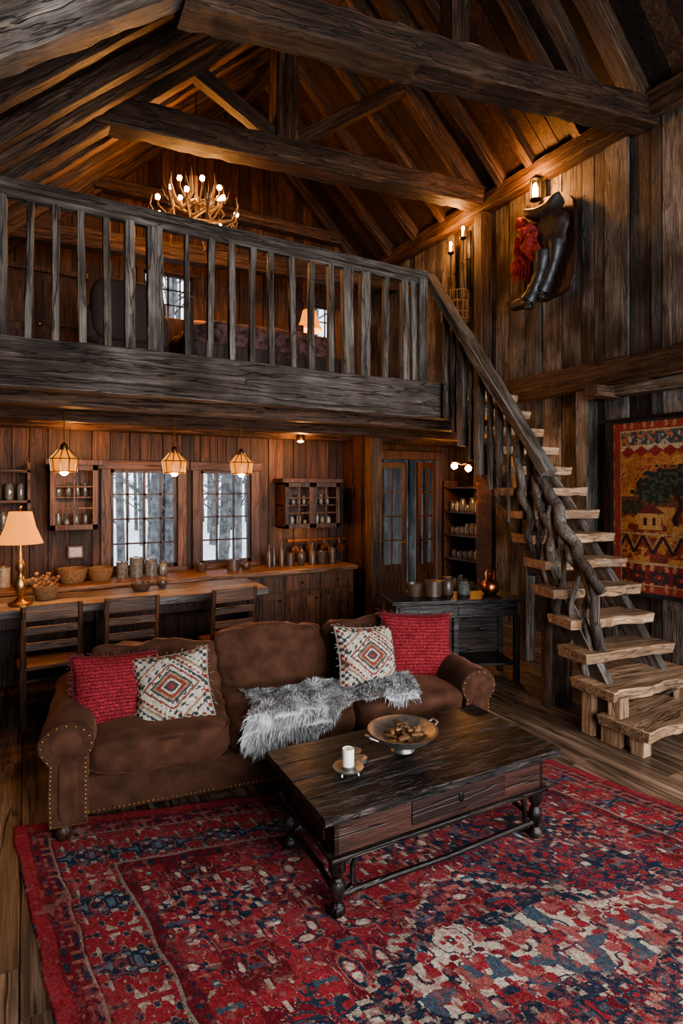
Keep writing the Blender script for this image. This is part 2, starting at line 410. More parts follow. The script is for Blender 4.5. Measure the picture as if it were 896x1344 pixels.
beam('loft_under_beam_2', (XL, 5.75, 2.5), (5.6, 5.75, 2.5), .16, .2, WARM, lo)
beam('loft_under_beam_3', (XL, 6.5, 2.5), (5.6, 6.5, 2.5), .16, .2, WARM, lo)
for k, xx in enumerate([.2, 1.1, 2.0, 2.9, 3.75, 4.65]):
    beam(f'ceiling_joist_{k}', (xx, 4.9, 2.57), (xx, 6.65, 2.57), .10, .09, WARM, lo)
beam('alcove_post', (3.72, 5.9, 0), (3.72, 5.9, 2.6), .16, .16, WARM, lo)
plankwall('alcove_partition', (3.74, 5.95, 0), (0, 1, 0), (0, 0, 1), (-1, 0, 0), .74, lambda u: 2.6, WK, pw=.18, parent=lo)

rl = empty('loft_railing')
beam('handrail', (XL, 4.8, 3.99), (3.64, 4.8, 3.99), .15, .07, GREY, rl, rough=.012)
beam('sub_rail', (XL, 4.8, 3.93), (3.62, 4.8, 3.93), .06, .05, GREY, rl, rough=.006)
bx = [(-.5, .05), (-.32, .05), (-.14, .05), (.03, .045), (.204, .05), (.382, .05), (.562, .05), (.731, .075), (.925, .115), (1.184, .035), (1.384, .05), (1.572, .055), (1.76, .05), (1.933, .05), (2.142, .05), (2.335, .05), (2.536, .055), (2.728, .105), (2.917, .10), (3.159, .05), (3.391, .08), (3.50, .07)]
for k, (xx, w) in enumerate(bx):
    dx = random.uniform(-.012, .012)
    beam(f'baluster_{k}', (xx + dx, 4.8, 2.88), (xx - dx, 4.8, 3.92), w * 1.05, min(w, .06) * 1.1, GREY, rl, rough=.012, up=(0, 1, 0))
beam('newel_post', (3.60, 4.8, 2.88), (3.60, 4.8, 4.04), .10, .12, GREY, rl, rough=.01)

# ------------------------------------------------------------------ staircase
st = empty('log_staircase')
SX = [4.02, 4.02, 3.98, 4.02, 4.07, 4.12, 4.17, 4.21, 4.25, 4.27, 4.27, 4.26, 4.25, 4.24]
SY = [2.50 + .163 * i for i in range(14)]
SW = [.95, 1.0, .88, .83, .88, .84, .87, .82, .86, .84, .84, .84, .84, .84]
for i in range(14):
    w = SW[i]; rz = R([4, -4, -8, -9, -12, -10, -9, -10, -7, -6, -5, -3, -2, 0][i]); d = .30 if i > 1 else .40
    n = 24; top = []; sd = i * 5.1
    for k in range(n + 1):
        xx = -w / 2 + w * k / n
        top.append((xx, -d / 2 + .05 * noise.noise(V((xx * 4, sd, 0))) + .015 * noise.noise(V((xx * 18, sd, 0)))))
    for k in range(n, -1, -1):
        xx = -w / 2 + w * k / n
        top.append((xx, d / 2 + .03 * noise.noise(V((xx * 4, sd, 4)))))
    m = len(top); th = .078
    vs = [(a, b, .006 * noise.noise(V((a * 6, b * 6, sd)))) for a, b in top] + [(a * .985, b * .92, -th + .012 * noise.noise(V((a * 8, b * 8, sd + 3)))) for a, b in top]
    fs = [list(range(m)), list(range(2 * m - 1, m - 1, -1))] + [[j, j + m, (j + 1) % m + m, (j + 1) % m] for j in range(m)]
    mk(f'tread_{i+1}', vs, fs, TREAD, st, 40, Matrix.Translation((SX[i], SY[i], .2 * (i + 1))) @ Matrix.Rotation(rz, 4, 'Z'), bevel=.007)
    if i < 2:
        for sx_, sy_ in ((-.38, -.1), (.36, -.12), (.36, .12), (-.38, .12)):
            beam(f'step_leg_{i}_{sx_}_{sy_}', (SX[i] + sx_, SY[i] + sy_, 0), (SX[i] + sx_, SY[i] + sy_, .2 * (i + 1) - .06), .10, .10, TREAD, st, rough=.006)
for s_, nm in ((-.33, 'left'), (.33, 'right')):
    beam(f'stringer_{nm}', (3.98 + s_, 2.62, .22), (4.2 + s_, 3.6, 1.38), .07, .22, GREY, st, rough=.015)
    beam(f'stringer_{nm}_upper', (4.2 + s_, 3.58, 1.36), (4.24 + s_, 4.68, 2.70), .07, .22, GREY, st, rough=.015)
g = G()
for k in range(3): g.b2(3.74 + k * .105, 3.84 + k * .105, 3.28, 3.34 + .01 * k, 0, .93 + .02 * k)
g.done('support_panel', WARM['z'], st, bevel=.006)
beam('support_post_rear', (4.6, 4.3, 0), (4.6, 4.3, 2.15), .12, .12, GREY, st)
beam('handrail_upper', (3.74, 4.84, 4.03), (3.86, 3.36, 1.92), .16, .08, GREY, st, rough=.02)
def stz(y): return .2 * ((y - 2.50) / .163 + 1)
def rz_(y): return 1.92 + (y - 3.36) / 1.5 * 2.13
for k in range(11):
    y = 3.44 + k * .118; xx = 3.86 - (y - 3.4) * .06
    b0 = V((xx + random.uniform(-.02, .03), y, stz(y) - .30)); b1 = V((xx, y, rz_(y) - .03))
    w = random.choice([.045, .05, .06, .08])
    beam(f'stair_baluster_{k}', b0, b1, w, w * .9, GREY, st, rough=.02, up=(0, 1, 0))
def branch(name, pts, rad, wob=.015):
    g = G(); P = []; Rr = []
    n = 10
    for a in range(len(pts) - 1):
        for k in range(n):
            t = k / n; p = V(pts[a]).lerp(V(pts[a + 1]), t); q = p * 5
            P.append(p + V((noise.noise(q), noise.noise(q + V((9, 0, 0))), noise.noise(q + V((0, 9, 0))))) * wob * 2)
            Rr.append(rad[a] * (1 - t) + rad[a + 1] * t + .006 * noise.noise(p * 20))
    P.append(V(pts[-1])); Rr.append(rad[-1])
    g.tube(P, Rr, 9, jit=.06); return g.done(name, GREY['z'], st, 60)
branch('branch_newel', [(3.68, 2.74, 0), (3.70, 2.76, .5), (3.69, 2.80, 1.12)], [.045, .04, .035])
branch('branch_rail', [(3.66, 2.72, 1.05), (3.72, 2.95, 1.28), (3.80, 3.22, 1.62), (3.84, 3.46, 1.98)], [.035, .045, .05, .05], .03)
branch('branch_rail_2', [(3.72, 2.78, .85), (3.70, 3.0, 1.22), (3.86, 3.2, 1.45), (3.84, 3.5, 1.75)], [.025, .035, .035, .04], .04)
for k, (y, z0, z1) in enumerate([(2.88, .45, 1.18), (3.0, .55, 1.32), (3.1, .68, 1.45), (3.2, .8, 1.58), (3.3, .9, 1.72), (3.38, 1.0, 1.86)]):
    branch(f'branch_spindle_{k}', [(3.67 + k * .03, y, z0), (3.74, y + .02, (z0 + z1) / 2), (3.70 + k * .03, y, z1)], [.03, .022, .024], .04)
branch('branch_brace', [(3.9, 3.30, .9), (3.72, 3.2, 1.3), (3.85, 3.5, 1.9)], [.05, .04, .035], .04)
branch('branch_brace_2', [(3.80, 3.45, 1.05), (3.76, 3.5, 1.5), (3.82, 3.7, 2.2)], [.05, .035, .03], .04)

# ------------------------------------------------------------------ windows & doors
def window(name, x0, x1, z0, z1, y, cols, rows, cas=.10, mat=REDW):
    e = empty(name, ((x0 + x1) / 2, y, (z0 + z1) / 2)); w = (x1 - x0) / 2; h = (z1 - z0) / 2
    g = G(); g.b2(-w - cas, -w, -.03, .0, -h - cas, h + cas).b2(w, w + cas, -.03, .0, -h - cas, h + cas); g.done('casing_sides', mat['z'], e, bevel=.005, M=Matrix.Translation((0, -.02, 0)))
    g = G(); g.b2(-w - cas - .03, w + cas + .03, -.04, .0, h, h + cas).b2(-w - cas, w + cas, -.07, .0, -h - .05, -h); g.done('casing_head_sill', mat['x'], e, bevel=.005, M=Matrix.Translation((0, -.02, 0)))
    g = G(); s = .035
    g.b2(-w, -w + s, 0, .05, -h, h).b2(w - s, w, 0, .05, -h, h).b2(-w, w, 0, .05, -h, -h + s).b2(-w, w, 0, .05, h - s, h)
    for c in range(1, cols): xx = -w + 2 * w * c / cols; t = .022 if not (cols % 2 == 0 and c == cols // 2) else .03; g.b2(xx - t / 2, xx + t / 2, .012, .04, -h, h)
    for r in range(1, rows): zz = -h + 2 * h * r / rows; g.b2(-w, w, .012, .04, zz - .009, zz + .009)
    g.done('sash_and_muntins', DARKRED['z'], e)
    return e
window('window_1', .82, 1.54, .90, 2.0, YK, 4, 4)
window('window_2', 1.81, 2.43, .90, 2.0, YK, 3, 4)
window('window_3', 1.62, 2.38, 3.75, 5.2, YB, 4, 6)
window('window_4', 4.45, 5.0, 4.0, 5.1, YB, 3, 4)

def leaf(name, hinge, w, h, rz, flip):
    e = empty(name, hinge, rz); g = G(); s = .09
    sg = -1 if flip else 1
    def B(a, b, z0, z1, t=.04): g.b2(min(sg * a, sg * b), max(sg * a, sg * b), -t / 2, t / 2, z0, z1)
    B(0, s, .01, h); B(w - s, w, .01, h); B(s, w - s, .01, .2); B(s, w - s, h - s, h); B(s, w - s, .62, .72)
    B(s, w - s, .2, .62, .02)
    B(w / 2 - .011, w / 2 + .011, .72, h - s, .025)
    for k in range(1, 4): zz = .72 + (h - s - .72) * k / 4; B(s, w - s, zz - .01, zz + .01, .025)
    g.done('leaf_frame', REDW['z'], e, bevel=.004)
    g = G(); g.box((sg * (w - .045), -.03, 1.02), (.035, .012, .2)); g.tube([(sg * (w - .045), -.03, 1.03), (sg * (w - .045), -.08, 1.03), (sg * (w - .16), -.08, 1.03)], .009, 8); g.done('door_handle', BRASS, e, 40)
leaf('door_1', (4.24, YK - .01, 0), .52, 2.16, R(0), False)
leaf('door_2', (5.26, YK - .03, 0), .52, 2.16, R(24), True)
g = G(); g.b2(4.08, 4.2, YK - .05, YK, 0, 2.32).b2(5.3, 5.42, YK - .05, YK, 0, 2.32).b2(4.08, 5.42, YK - .055, YK, 2.2, 2.32); g.done('trim_door', REDW['z'], bevel=.006)
g = G()
for (u0, u1, z0, z1) in [(XR - 2.7, XR - .4, .4, 4.3), (XR - 5.7, XR - 3.2, .4, 3.6)]:
    for xx in np.linspace(u0, u1, 4): g.b2(xx - .04, xx + .04, YF - .06, YF, z0, z1)
    for zz in np.linspace(z0, z1, 4): g.b2(u0, u1, YF - .06, YF, zz - .04, zz + .04)
g.done('window_5', REDW['z'])

# ------------------------------------------------------------------ outdoors
g = G(); g.b2(-40, 50, YK + .3, 60, -.6, -.5); g.done('snowy_ground', SNOW)
g = G()
for k in range(230):
    tx = random.uniform(-10, 30); ty = random.uniform(13, 40); r = random.uniform(.05, .16); h = random.uniform(8, 14)
    lean = random.uniform(-.8, .8)
    g.tube([(tx, ty, -.6), (tx + lean * .3, ty, h * .4), (tx + lean, ty, h)], [r, r * .75, r * .2], 6)
    for b in range(12):
        z = random.uniform(.4, h * .9); a = random.uniform(0, 6.28); l = random.uniform(.8, 2.6)
        bx_ = tx + lean * z / h
        p = V((bx_, ty, z)); q = p + V((math.cos(a) * l, math.sin(a) * l, l * .6))
        g.tube([p, p.lerp(q, .5) + V((0, 0, .1)), q], [r * .3, r * .18, .008], 4)
g.done('bare_forest_trees', BARK)

# ------------------------------------------------------------------ rug
def pal(*c): return np.array(c, float)
RED = pal(.215, .025, .030); RED2 = pal(.12, .014, .019); NAVY = pal(.018, .026, .043); CREAM = pal(.42, .34, .27); PINK = pal(.30, .11, .09); TEAL = pal(.05, .070, .09)
n = 700
yy, xx = np.mgrid[0:n, 0:n] / n
im = np.zeros((n, n, 3)); im[:] = RED
def ln(a, c, w): return np.abs(a - c) < w
warp = (vn(n, n, 14, 77) - .5) * .010
t1 = mirr(n, n, 88, 74, 12, 1); t2 = mirr(n, n, 88, 74, 9, 2); t3 = mirr(n, n, 44, 37, 7, 3); t4 = mirr(n, n, 88, 74, 6, 4); t5 = mirr(n, n, 88, 74, 18, 14)
big = vn(n, n, 85, 5); big2 = vn(n, n, 50, 6); brk = vn(n, n, 4, 7)
im[t5 < .36] = RED2
im[ln(t2, .5, .034) & (brk > .25)] = NAVY; im[ln(t2, .40, .014) & (brk > .35)] = PINK
im[t1 > .68] = NAVY; im[ln(t1, .68, .02)] = PINK * .8; im[t1 > .80] = RED; im[t1 > .86] = CREAM
im[ln(t2, .68, .02) & (brk > .35)] = CREAM * .6
im[(t3 > .83)] = TEAL; im[(t3 > .92)] = CREAM * .8
im[(t3 < .10)] = CREAM * .7
m = (big > .58); im[m & (t4 > .50)] = NAVY; im[m & ln(t4, .50, .03)] = TEAL; im[m & (t4 > .8)] = RED
U_ = xx + warp; W_ = yy + warp.T
for (cx, cy, s_) in [(.50, .42, .24), (.22, .24, .11), (.78, .24, .11), (.24, .64, .11), (.78, .64, .11), (.50, .20, .08)]:
    dd = np.abs(np.round((U_ - cx) * 130) / 130) / s_ + np.abs(np.round((W_ - cy) * 130) / 130) / (s_ * .6)
    for hi, lo_, c in [(1.0, .95, CREAM * .7), (.95, .84, NAVY), (.84, .80, PINK), (.50, .46, CREAM * .7), (.46, .34, NAVY), (.34, .26, PINK), (.20, 0, NAVY)]:
        im[(dd <= hi) & (dd > lo_) & (brk > .24) & (t4 > .2)] = c
cr = np.exp(-(((xx - .53) / .24) ** 2 + ((yy - .42) / .075) ** 2)) * 1.15 + .6 * big2
m = (cr > .88)
im[m & (t4 > .34)] = CREAM; im[m & (t4 > .34) & ln(t2, .5, .07)] = NAVY; im[m & (t3 > .66)] = RED; im[m & (t1 > .66)] = TEAL; im[m & (t4 > .38) & (vn(n, n, 9, 88) > .70)] = RED * .9 + CREAM * .15
m = (cr > .66) & (cr <= .88); im[m & (t4 > .5)] = NAVY; im[m & ln(t4, .5, .03)] = CREAM * .5
d = np.minimum(np.minimum(xx, 1 - xx), np.minimum(yy, 1 - yy)) * n + (vn(n, n, 20, 91) - .5) * 3
bn = mirr(n, n, 34, 34, 7, 9); bn2 = mirr(n, n, 34, 34, 5, 10); bn3 = mirr(n, n, 17, 17, 4, 12)
def band(a, b): return (d >= a) & (d < b)
im[band(0, 98)] = NAVY
m = band(36, 84)
im[m & (bn > .60)] = RED; im[m & (bn2 > .78)] = CREAM * .7; im[m & ln(bn, .38, .035)] = PINK * .7; im[m & (bn < .16)] = TEAL * 1.6; im[m & ln(bn, .60, .02)] = CREAM * .45
m = band(16, 32); im[m] = RED2; im[m & (bn3 > .55)] = NAVY; im[m & (bn3 < .28)] = PINK * .7
for a, b, c in [(0, 13, RED), (13, 16, RED2), (32, 34, CREAM * .45), (34, 36, RED2), (84, 87, CREAM * .45), (87, 98, RED2)]: im[band(a, b)] = c
m = band(89, 96) & (bn3 > .5); im[m] = NAVY
im = im * (.6 + .8 * vn(n, n, 1.3, 23))[..., None] * (.8 + .4 * vn(n, n, 30, 24))[..., None]
wear = vn(n, n, 3, 20) * .35 + vn(n, n, 25, 21) * .4 + vn(n, n, 1.5, 22) * .35
mask = np.clip((wear - .60) * 4, 0, .5)[..., None]; im = im * (1 - mask) + (RED * .95 + CREAM * .08) * mask
mask = np.clip((vn(n, n, 6, 30) - .76) * 3, 0, .35)[..., None]; im = im * (1 - mask) + (CREAM * .45 + RED * .3) * mask
A, B, Cc, D = np.array([-.06, 3.48]), np.array([3.02, 2.66]), np.array([3.85, -.5]), np.array([.37, -.5])
t = np.linspace(0, 1, n + 1); U, W = np.meshgrid(t, t)
P = np.zeros((n + 1, n + 1, 3))
for k in range(2):
    P[..., k] = (A[k] * (1 - U) + B[k] * U) * (1 - W) + (D[k] * (1 - U) + Cc[k] * U) * W
P[..., 2] = .012 + .004 * (vn(n + 1, n + 1, 40, 31) - .5)
edge = .014 * (vn(n + 1, n + 1, 28, 32) - .5); P[..., 0] += edge; P[..., 1] += edge
P[0, :, 2] = P[-1, :, 2] = .001; P[:, 0, 2] = P[:, -1, 2] = .001
rug = empty('area_rug', (0, 0, 0))
cgrid('rug_pile', P[:, ::-1].copy(), im[:, ::-1].copy(), VC, rug)

# ------------------------------------------------------------------ sofa
so = empty('sofa', (1.375, 2.985, .016), R(-8.5)); so.scale = (1.055, 1.03, .955)
g = G(); g.b2(-1.08, 1.08, .05, .88, .1, .31); g.done('seat_base', VELVET_D, so, bevel=.02)
g = G(); g.soft((0, .86, .41), (2.3, .22, .66), k=8, n=14, wr=.012); g.done('back_frame', VELVET_D, so, 60)
for s_, nm in ((-1, 'left'), (1, 'right')):
    prof = [(.15, .09), (.155, .25), (.15, .42)]
    for k in range(13):
        a = R(-42 + 264 * k / 12); prof.append((.075 + .125 * math.cos(a), .525 + .115 * math.sin(a)))
    prof += [(-.02, .42), (-.02, .09)]
    cx, cz = .07, .36; rings = [(-.005, .86), (.0, .93), (.025, 1)] + [(.05 + k * .05, 1) for k in range(17)] + [(.88, .99), (.92, .93)]
    vs = []; fs = []; m = len(prof)
    for (y, sc) in rings:
        for (a, b) in prof:
            inset = (1 - sc) * .25
            vx, vz = cx + (a - cx) * (1 - inset * 1.2), cz + (b - cz) * (1 - inset)
            wob = .018 * noise.noise(V((a * 8, y * 10, b * 8))) * (y > .03)
            vs.append((s_ * (1.07 + vx + wob), y, vz + wob))
    for i in range(len(rings) - 1):
        for j in range(m): fs.append([i * m + j, i * m + (j + 1) % m, (i + 1) * m + (j + 1) % m, (i + 1) * m + j])
    fs.append(list(range(m))); fs.append([(len(rings) - 1) * m + j for j in range(m)])
    ob = mk(f'arm_{nm}', vs, fs, VELVET_D, so, 55)
    bm = bmesh.new(); bm.from_mesh(ob.data); bmesh.ops.recalc_face_normals(bm, faces=bm.faces); bm.to_mesh(ob.data); bm.free()
    g = G(); pts = []
    for j in range(m - 1):
        p, q = V(prof[j]), V(prof[j + 1]); k = max(1, int((q - p).length / .024))
        for t_ in range(k): pts.append(p.lerp(q, t_ / k))
    for p in pts:
        g.ball((s_ * (1.07 + cx + (p.x - cx) * .88), -.004, cz + (p.y - cz) * .93), .007, 1)
    g.done(f'nailheads_{nm}', BRASS, so, 60)
    g = G(); g.soft((s_ * (1.07 + .065), .0, .28), (.085, .03, .32), k=6, n=6); g.ball((s_ * (1.07 + .075), 0, .525), (.075, .016, .07), 5); g.done(f'arm_front_panel_{nm}', VELVET, so, 60)
g = G()
for k in range(92): g.ball((-1.05 + k * .023, .047, .125), .006, 1)
g.done('nailheads_front', BRASS, so, 60)
g = G()
for x_ in (-1.16, 1.16):
    for y_ in (.06, .84): g.lathe([(.028, 0), (.036, .02), (.045, .05), (.03, .075), (.05, .1)], (x_, y_, 0), 14)
g.done('bun_feet', DARKRED['z'], so, 50)
for k, xx in enumerate((-.71, 0, .71)):
    g = G()
    def bul(q):
        q.z += .02 * math.cos(q.x * 2.2) * (1 if q.z > 0 else 0); return q
    g.soft((xx, .33, .405), (.715, .70, .19), k=7, n=16, wr=.03, seed=k * 3, fn=bul)
    g.done(f'seat_cushion_{k+1}', VELVET, so, 70)
    g = G()
    h = (.37, .42, .41)[k]
    M = Matrix.Rotation(R(-15), 4, 'X') @ Matrix.Rotation(R((5, 0, -2)[k]), 4, 'Y')
    g.soft((xx * .99, .68, .46 + h / 2 - .01), (.735, .24, h), M=M, k=6, n=16, wr=.055, seed=k * 5 + 1)
    g.done(f'back_cushion_{k+1}', VELVET, so, 70)
    g = G(); pts = []
    for q in range(49):
        a = q / 48 * 2 * math.pi; kk = 7; cx_, cy_ = math.cos(a), math.sin(a); rr = 1 / ((abs(cx_) ** kk + abs(cy_) ** kk) ** (1 / kk))
        pts.append((xx + cx_ * rr * .35, .33 + cy_ * rr * .343, .468 + .016 * math.cos(cx_ * rr * .35 * 2.2)))
    g.tube(pts, .006, 6); g.done(f'seat_piping_{k+1}', VELVET_D, so, 60)

def pillow(name, loc, rot, w, h, T, colf, parent, seed=0, tassel=None, n=60, fr=6):
    e = empty(name); e.parent = parent; e.location = loc; e.rotation_euler = rot
    t = np.linspace(-1, 1, n + 1); U, W = np.meshgrid(t, t)
    th = T / 2 * np.clip((1 - np.abs(U) ** 3.0) * (1 - np.abs(W) ** 3.0), 0, 1) ** .55
    wr = .022 * (vn(n + 1, n + 1, 12, seed) - .5) * (th > .01)
    ox = U * w / 2 * (1 - .09 * (1 - W ** 2)); oz = W * h / 2 * (1 - .09 * (1 - U ** 2))
    for sg, nm in ((-1, 'front'), (1, 'back')):
        P = np.stack([ox, sg * (th + wr), oz], -1)
        if sg == 1: P = P[:, ::-1]
        im = colf(n)
        cgrid(nm, P, im if sg < 0 else im[:, ::-1], VCF, e)
    pts = []
    for (a, b) in [((-1, -1), (1, -1)), ((1, -1), (1, 1)), ((1, 1), (-1, 1)), ((-1, 1), (-1, -1))]:
        for k in range(14):
            u = a[0] + (b[0] - a[0]) * k / 14; v = a[1] + (b[1] - a[1]) * k / 14
            pts.append((u * w / 2 * (1 - .09 * (1 - v * v)), 0, v * h / 2 * (1 - .09 * (1 - u * u))))
    g = G(); g.tube(pts + [pts[0]], .006, 6); g.done('piping', tassel or CERAM, e, 60)
    if tassel:
        g = G()
        for i_, p in enumerate(pts):
            for q in range(fr):
                o = V(p) * (1 + random.uniform(.0, .02)) + V((random.uniform(-.015, .015), 0, random.uniform(-.015, .015)))
                dd = V(p).normalized() * random.uniform(.012, .03 if fr > 3 else .02) + V((random.uniform(-.01, .01), random.uniform(-.01, .01), random.uniform(-.015, 0)))
                g.tube([o, o + dd], [.0028, .001], 3)
        g.done('fringe', tassel, e)
    return e
def col_red(n):
    im = np.zeros((n, n, 3)); im[:] = (.17, .020, .024)
    st_ = (np.arange(n) % 3 == 0)[:, None]; im = im * np.where(st_, .55, 1.1)[..., None]
    return im * (.6 + .8 * RS.rand(n, n, 1))
def col_kil(n):
    im = np.zeros((n, n, 3)); im[:] = (.38, .34, .275)
    yy, xx = np.mgrid[0:n, 0:n] / n; u = np.abs(xx - .5) * 2; v = np.abs(yy - .5) * 2
    dd = u * 1.0 + v * 1.15
    blk = (.04, .045, .05); rd = (.18, .04, .032); tn = (.22, .14, .085); cr = (.38, .34, .275)
    im[(dd < .80)] = rd; im[dd < .72] = cr; im[dd < .60] = blk; im[dd < .52] = tn; im[dd < .42] = rd; im[dd < .30] = cr; im[dd < .22] = blk; im[dd < .12] = rd
    k = ((xx * n).astype(int) // 3 + (yy * n).astype(int) // 3) % 4
    im[(dd > .86) & (dd < .96) & (k < 2)] = blk; im[(dd > 1.02) & (dd < 1.14) & (k == 1)] = rd; im[(dd > 1.2) & (dd < 1.3)] = tn
    im[(dd < .70) & (dd > .62) & (k == 0)] = blk
    im[(np.maximum(u, v) > .8) & (k == 0)] = blk; im[(np.maximum(u, v) > .86) & (k == 2)] = rd
    im[(dd > 1.4) & (dd < 1.5) & (k != 1)] = blk
    return im * (.65 + .55 * RS.rand(n, n, 1))
FR1 = plain('dark_red_fringe', (.08, .010, .014), .9)
FR2 = plain('tan_fringe', (.20, .165, .13), .9)
pillow('throw_pillow_red_1', (-.93, .36, .66), (R(-26), R(5), R(14)), .47, .42, .17, col_red, so, 1, FR1)
pillow('throw_pillow_kilim_1', (-.64, .28, .65), (R(-28), R(-8), R(-8)), .42, .43, .15, col_kil, so, 2, FR2, fr=2)
pillow('throw_pillow_kilim_2', (.56, .38, .675), (R(-22), R(5), R(6)), .43, .43, .15, col_kil, so, 3, FR2, fr=2)
pillow('throw_pillow_red_2', (.94, .42, .70), (R(-18), R(4), R(-8)), .50, .48, .18, col_red, so, 4, FR1)

# fur throw
m, nt, b = nmat('grey_fur'); N = nt.nodes; L = nt.links
ge = N.new('ShaderNodeNewGeometry'); r = ramp(nt, [(0, (.18, .175, .18)), (.5, (.38, .378, .38)), (1, (.64, .635, .63))])
L.new(ge.outputs['Random Per Island'], r.inputs['Fac']); L.new(r.outputs[0], b.inputs['Base Color']); b.inputs['Roughness'].default_value = .9
b.inputs['Specular IOR Level'].default_value = .1
FUR = m
th = empty('fur_throw'); th.parent = so
def thr(s, t):
    x = -.24 + s * 1.0 + .05 * math.sin(t * 4) - (1 - s) * t * .05
    ln_ = .04 + .08 * math.sin(s * 6.2 + .2) + .035 * math.sin(s * 17) + (.06 if s < .4 else 0)
    y0 = .46 - .08 * math.sin(s * 4)
    l = t * (max(ln_, -.12) + y0 + .02)
    flat = y0 + .02
    if l < flat: y = y0 - l; z = .534 + .016 * math.sin(x * 9 + l * 6)
    else:
        e_ = l - flat; y = -.035 - .01 * math.sin(x * 12); z = .50 - e_ * .9
        if e_ < .05: y = -.02 - .015 * e_ / .05; z = .52 - .02 * e_ / .05 - e_ * .5
    return V((x, y, z))
ns, ntt = 40, 30
vs = [thr(i / ns, j / ntt) for j in range(ntt + 1) for i in range(ns + 1)]
fs = [[j * (ns + 1) + i, j * (ns + 1) + i + 1, (j + 1) * (ns + 1) + i + 1, (j + 1) * (ns + 1) + i] for j in range(ntt) for i in range(ns)]
mk('fur_backing', vs, fs, FUR, th, 80)
vs = []; fs = []
for k in range(17000):
    s = random.random(); t = random.random(); p = thr(s, t); p2 = thr(s, min(1, t + .04)); dn = (p2 - p)
    if dn.length > 1e-5: dn.normalize()
    nrm = V((0, -.25, 1)) if p.y > 0 else V((0, -1, .2))
    clump = V((noise.noise(p * 14), noise.noise(p * 14 + V((5, 0, 0))), noise.noise(p * 14 + V((0, 5, 0)))))
    edge_ = V(((s - .5) * 1.5 if (s < .06 or s > .94) else 0, 0, 0))
    dd = (dn * .9 + nrm * .6 + edge_ + clump * 1.7 + V((random.uniform(-.4, .4), random.uniform(-.4, .4), random.uniform(-.2, .2)))).normalized()
    l = random.uniform(.03, .055); sd_ = dd.cross(V((random.random(), random.random(), random.random()))).normalized() * .0022
    tip = p + dd * l + V((0, 0, -.012)); md = p + dd * l * .55
    o = len(vs); vs += [p - sd_, p + sd_, md + sd_ * .8, md - sd_ * .8, tip]
    fs += [[o, o + 1, o + 2, o + 3], [o + 3, o + 2, o + 4]]
mk('fur_strands', vs, fs, FUR, th)

# ------------------------------------------------------------------ coffee table
ct = empty('coffee_table', (1.72, 2.345, .017), R(-1.0)); ct.scale = (1.06, 1.0, 1.03)
for k in range(4):
    y0 = -.34 + k * .17
    beam(f'top_plank_{k}', (-.63, y0 + .085, .428), (.63, y0 + .085, .428), .168, .036, TOPW, ct, rough=.006)
g = G(); g.b2(-.565, .565, -.28, -.255, .25, .412).b2(-.565, .565, .255, .28, .25, .412).b2(-.565, -.54, -.28, .28, .25, .412).b2(.54, .565, -.28, .28, .25, .412)
g.done('apron', DARKRED['x'], ct, bevel=.004)
g = G(); g.b2(-.585, .585, -.30, .30, .232, .252).b2(-.575, .575, -.29, .29, .395, .411); g.done('apron_moulding', BLACKW['x'], ct, bevel=.005)
g = G(); g.b2(-.2, .32, -.287, -.28, .275, .385).b2(-.575, -.565, -.2, .2, .275, .385); g.done('drawer_front', DARKRED['x'], ct, bevel=.003)
g = G(); g.soft((.06, -.289, .335), (.03, .008, .045), k=2.5, n=4); g.done('keyhole_escutcheon', IRON, ct, 50)
g = G()
leg = [(.028, 0), (.036, .015), (.030, .035), (.018, .05), (.024, .07), (.034, .10), (.030, .13), (.018, .15), (.026, .165), (.036, .185), (.034, .21), (.038, .235)]
for x_ in (-.54, .54):
    for y_ in (-.255, .255): g.lathe(leg, (x_, y_, 0), 16)
g.done('turned_legs', BLACKW['z'], ct, 50)
g = G()
for y_ in (-.255, .255):
    g.tube([(-.53, y_, .075), (0, y_, .062), (.53, y_, .075)], [.014, .012, .014], 8)
for x_ in (-.54, .54):
    g.tube([(x_, -.25, .075), (x_, -.1, .10), (x_, .1, .10), (x_, .25, .075)], .013, 8)
for x_, s_ in ((-.54, 1), (.54, -1)):
    for y_ in (-.255, .255):
        g.tube([(x_ + s_ * .02, y_, .06), (x_ + s_ * .07, y_, .10), (x_ + s_ * .07, y_, .17), (x_ + s_ * .10, y_, .235)], [.010, .012, .012, .014], 8)
g.done('stretchers', BLACKW['x'], ct, 50)
TT = .017 + .446 * 1.03 + .006
bw = empty('pewter_bowl', (1.66, 2.36, TT), 0)
g = G(); g.lathe([(.05, 0), (.06, .006), (.05, .02), (.045, .03), (.10, .045), (.14, .07), (.170, .10), (.178, .108), (.162, .106), (.13, .078), (.09, .055), (.0, .05)], n=36); g.done('bowl_body', PEWTER, bw, 50)
g = G(); g.tube([(.165, -.03, .09), (.205, -.02, .11), (.205, .02, .11), (.165, .03, .09)], .006, 8); g.tube([(-.165, -.03, .09), (-.205, -.02, .11), (-.205, .02, .11), (-.165, .03, .09)], .006, 8); g.done('bowl_handles', PEWTER, bw, 60)
g = G()
for k in range(26):
    a = random.uniform(0, 6.28); r_ = random.uniform(0, .10); M = Matrix.Rotation(random.uniform(-.6, .6), 4, 'X') @ Matrix.Rotation(random.uniform(0, 3), 4, 'Z')
    g.soft((r_ * math.cos(a), r_ * math.sin(a), .088 + random.uniform(-.01, .035) - r_ * .1), (random.uniform(.05, .09), .022, .014), M=M, k=4, n=3)
g.done('kindling_and_pods', wood('kindling', (.08, .035, .015), (.17, .085, .04), (.32, .2, .11), 'x'), bw, 60)
cd = empty('pillar_candle_on_tray', (1.31, 2.30, TT), 0)
g = G(); g.lathe([(.065, .018), (.072, .028), (.068, .027), (.05, .023), (.0, .023)], n=28)
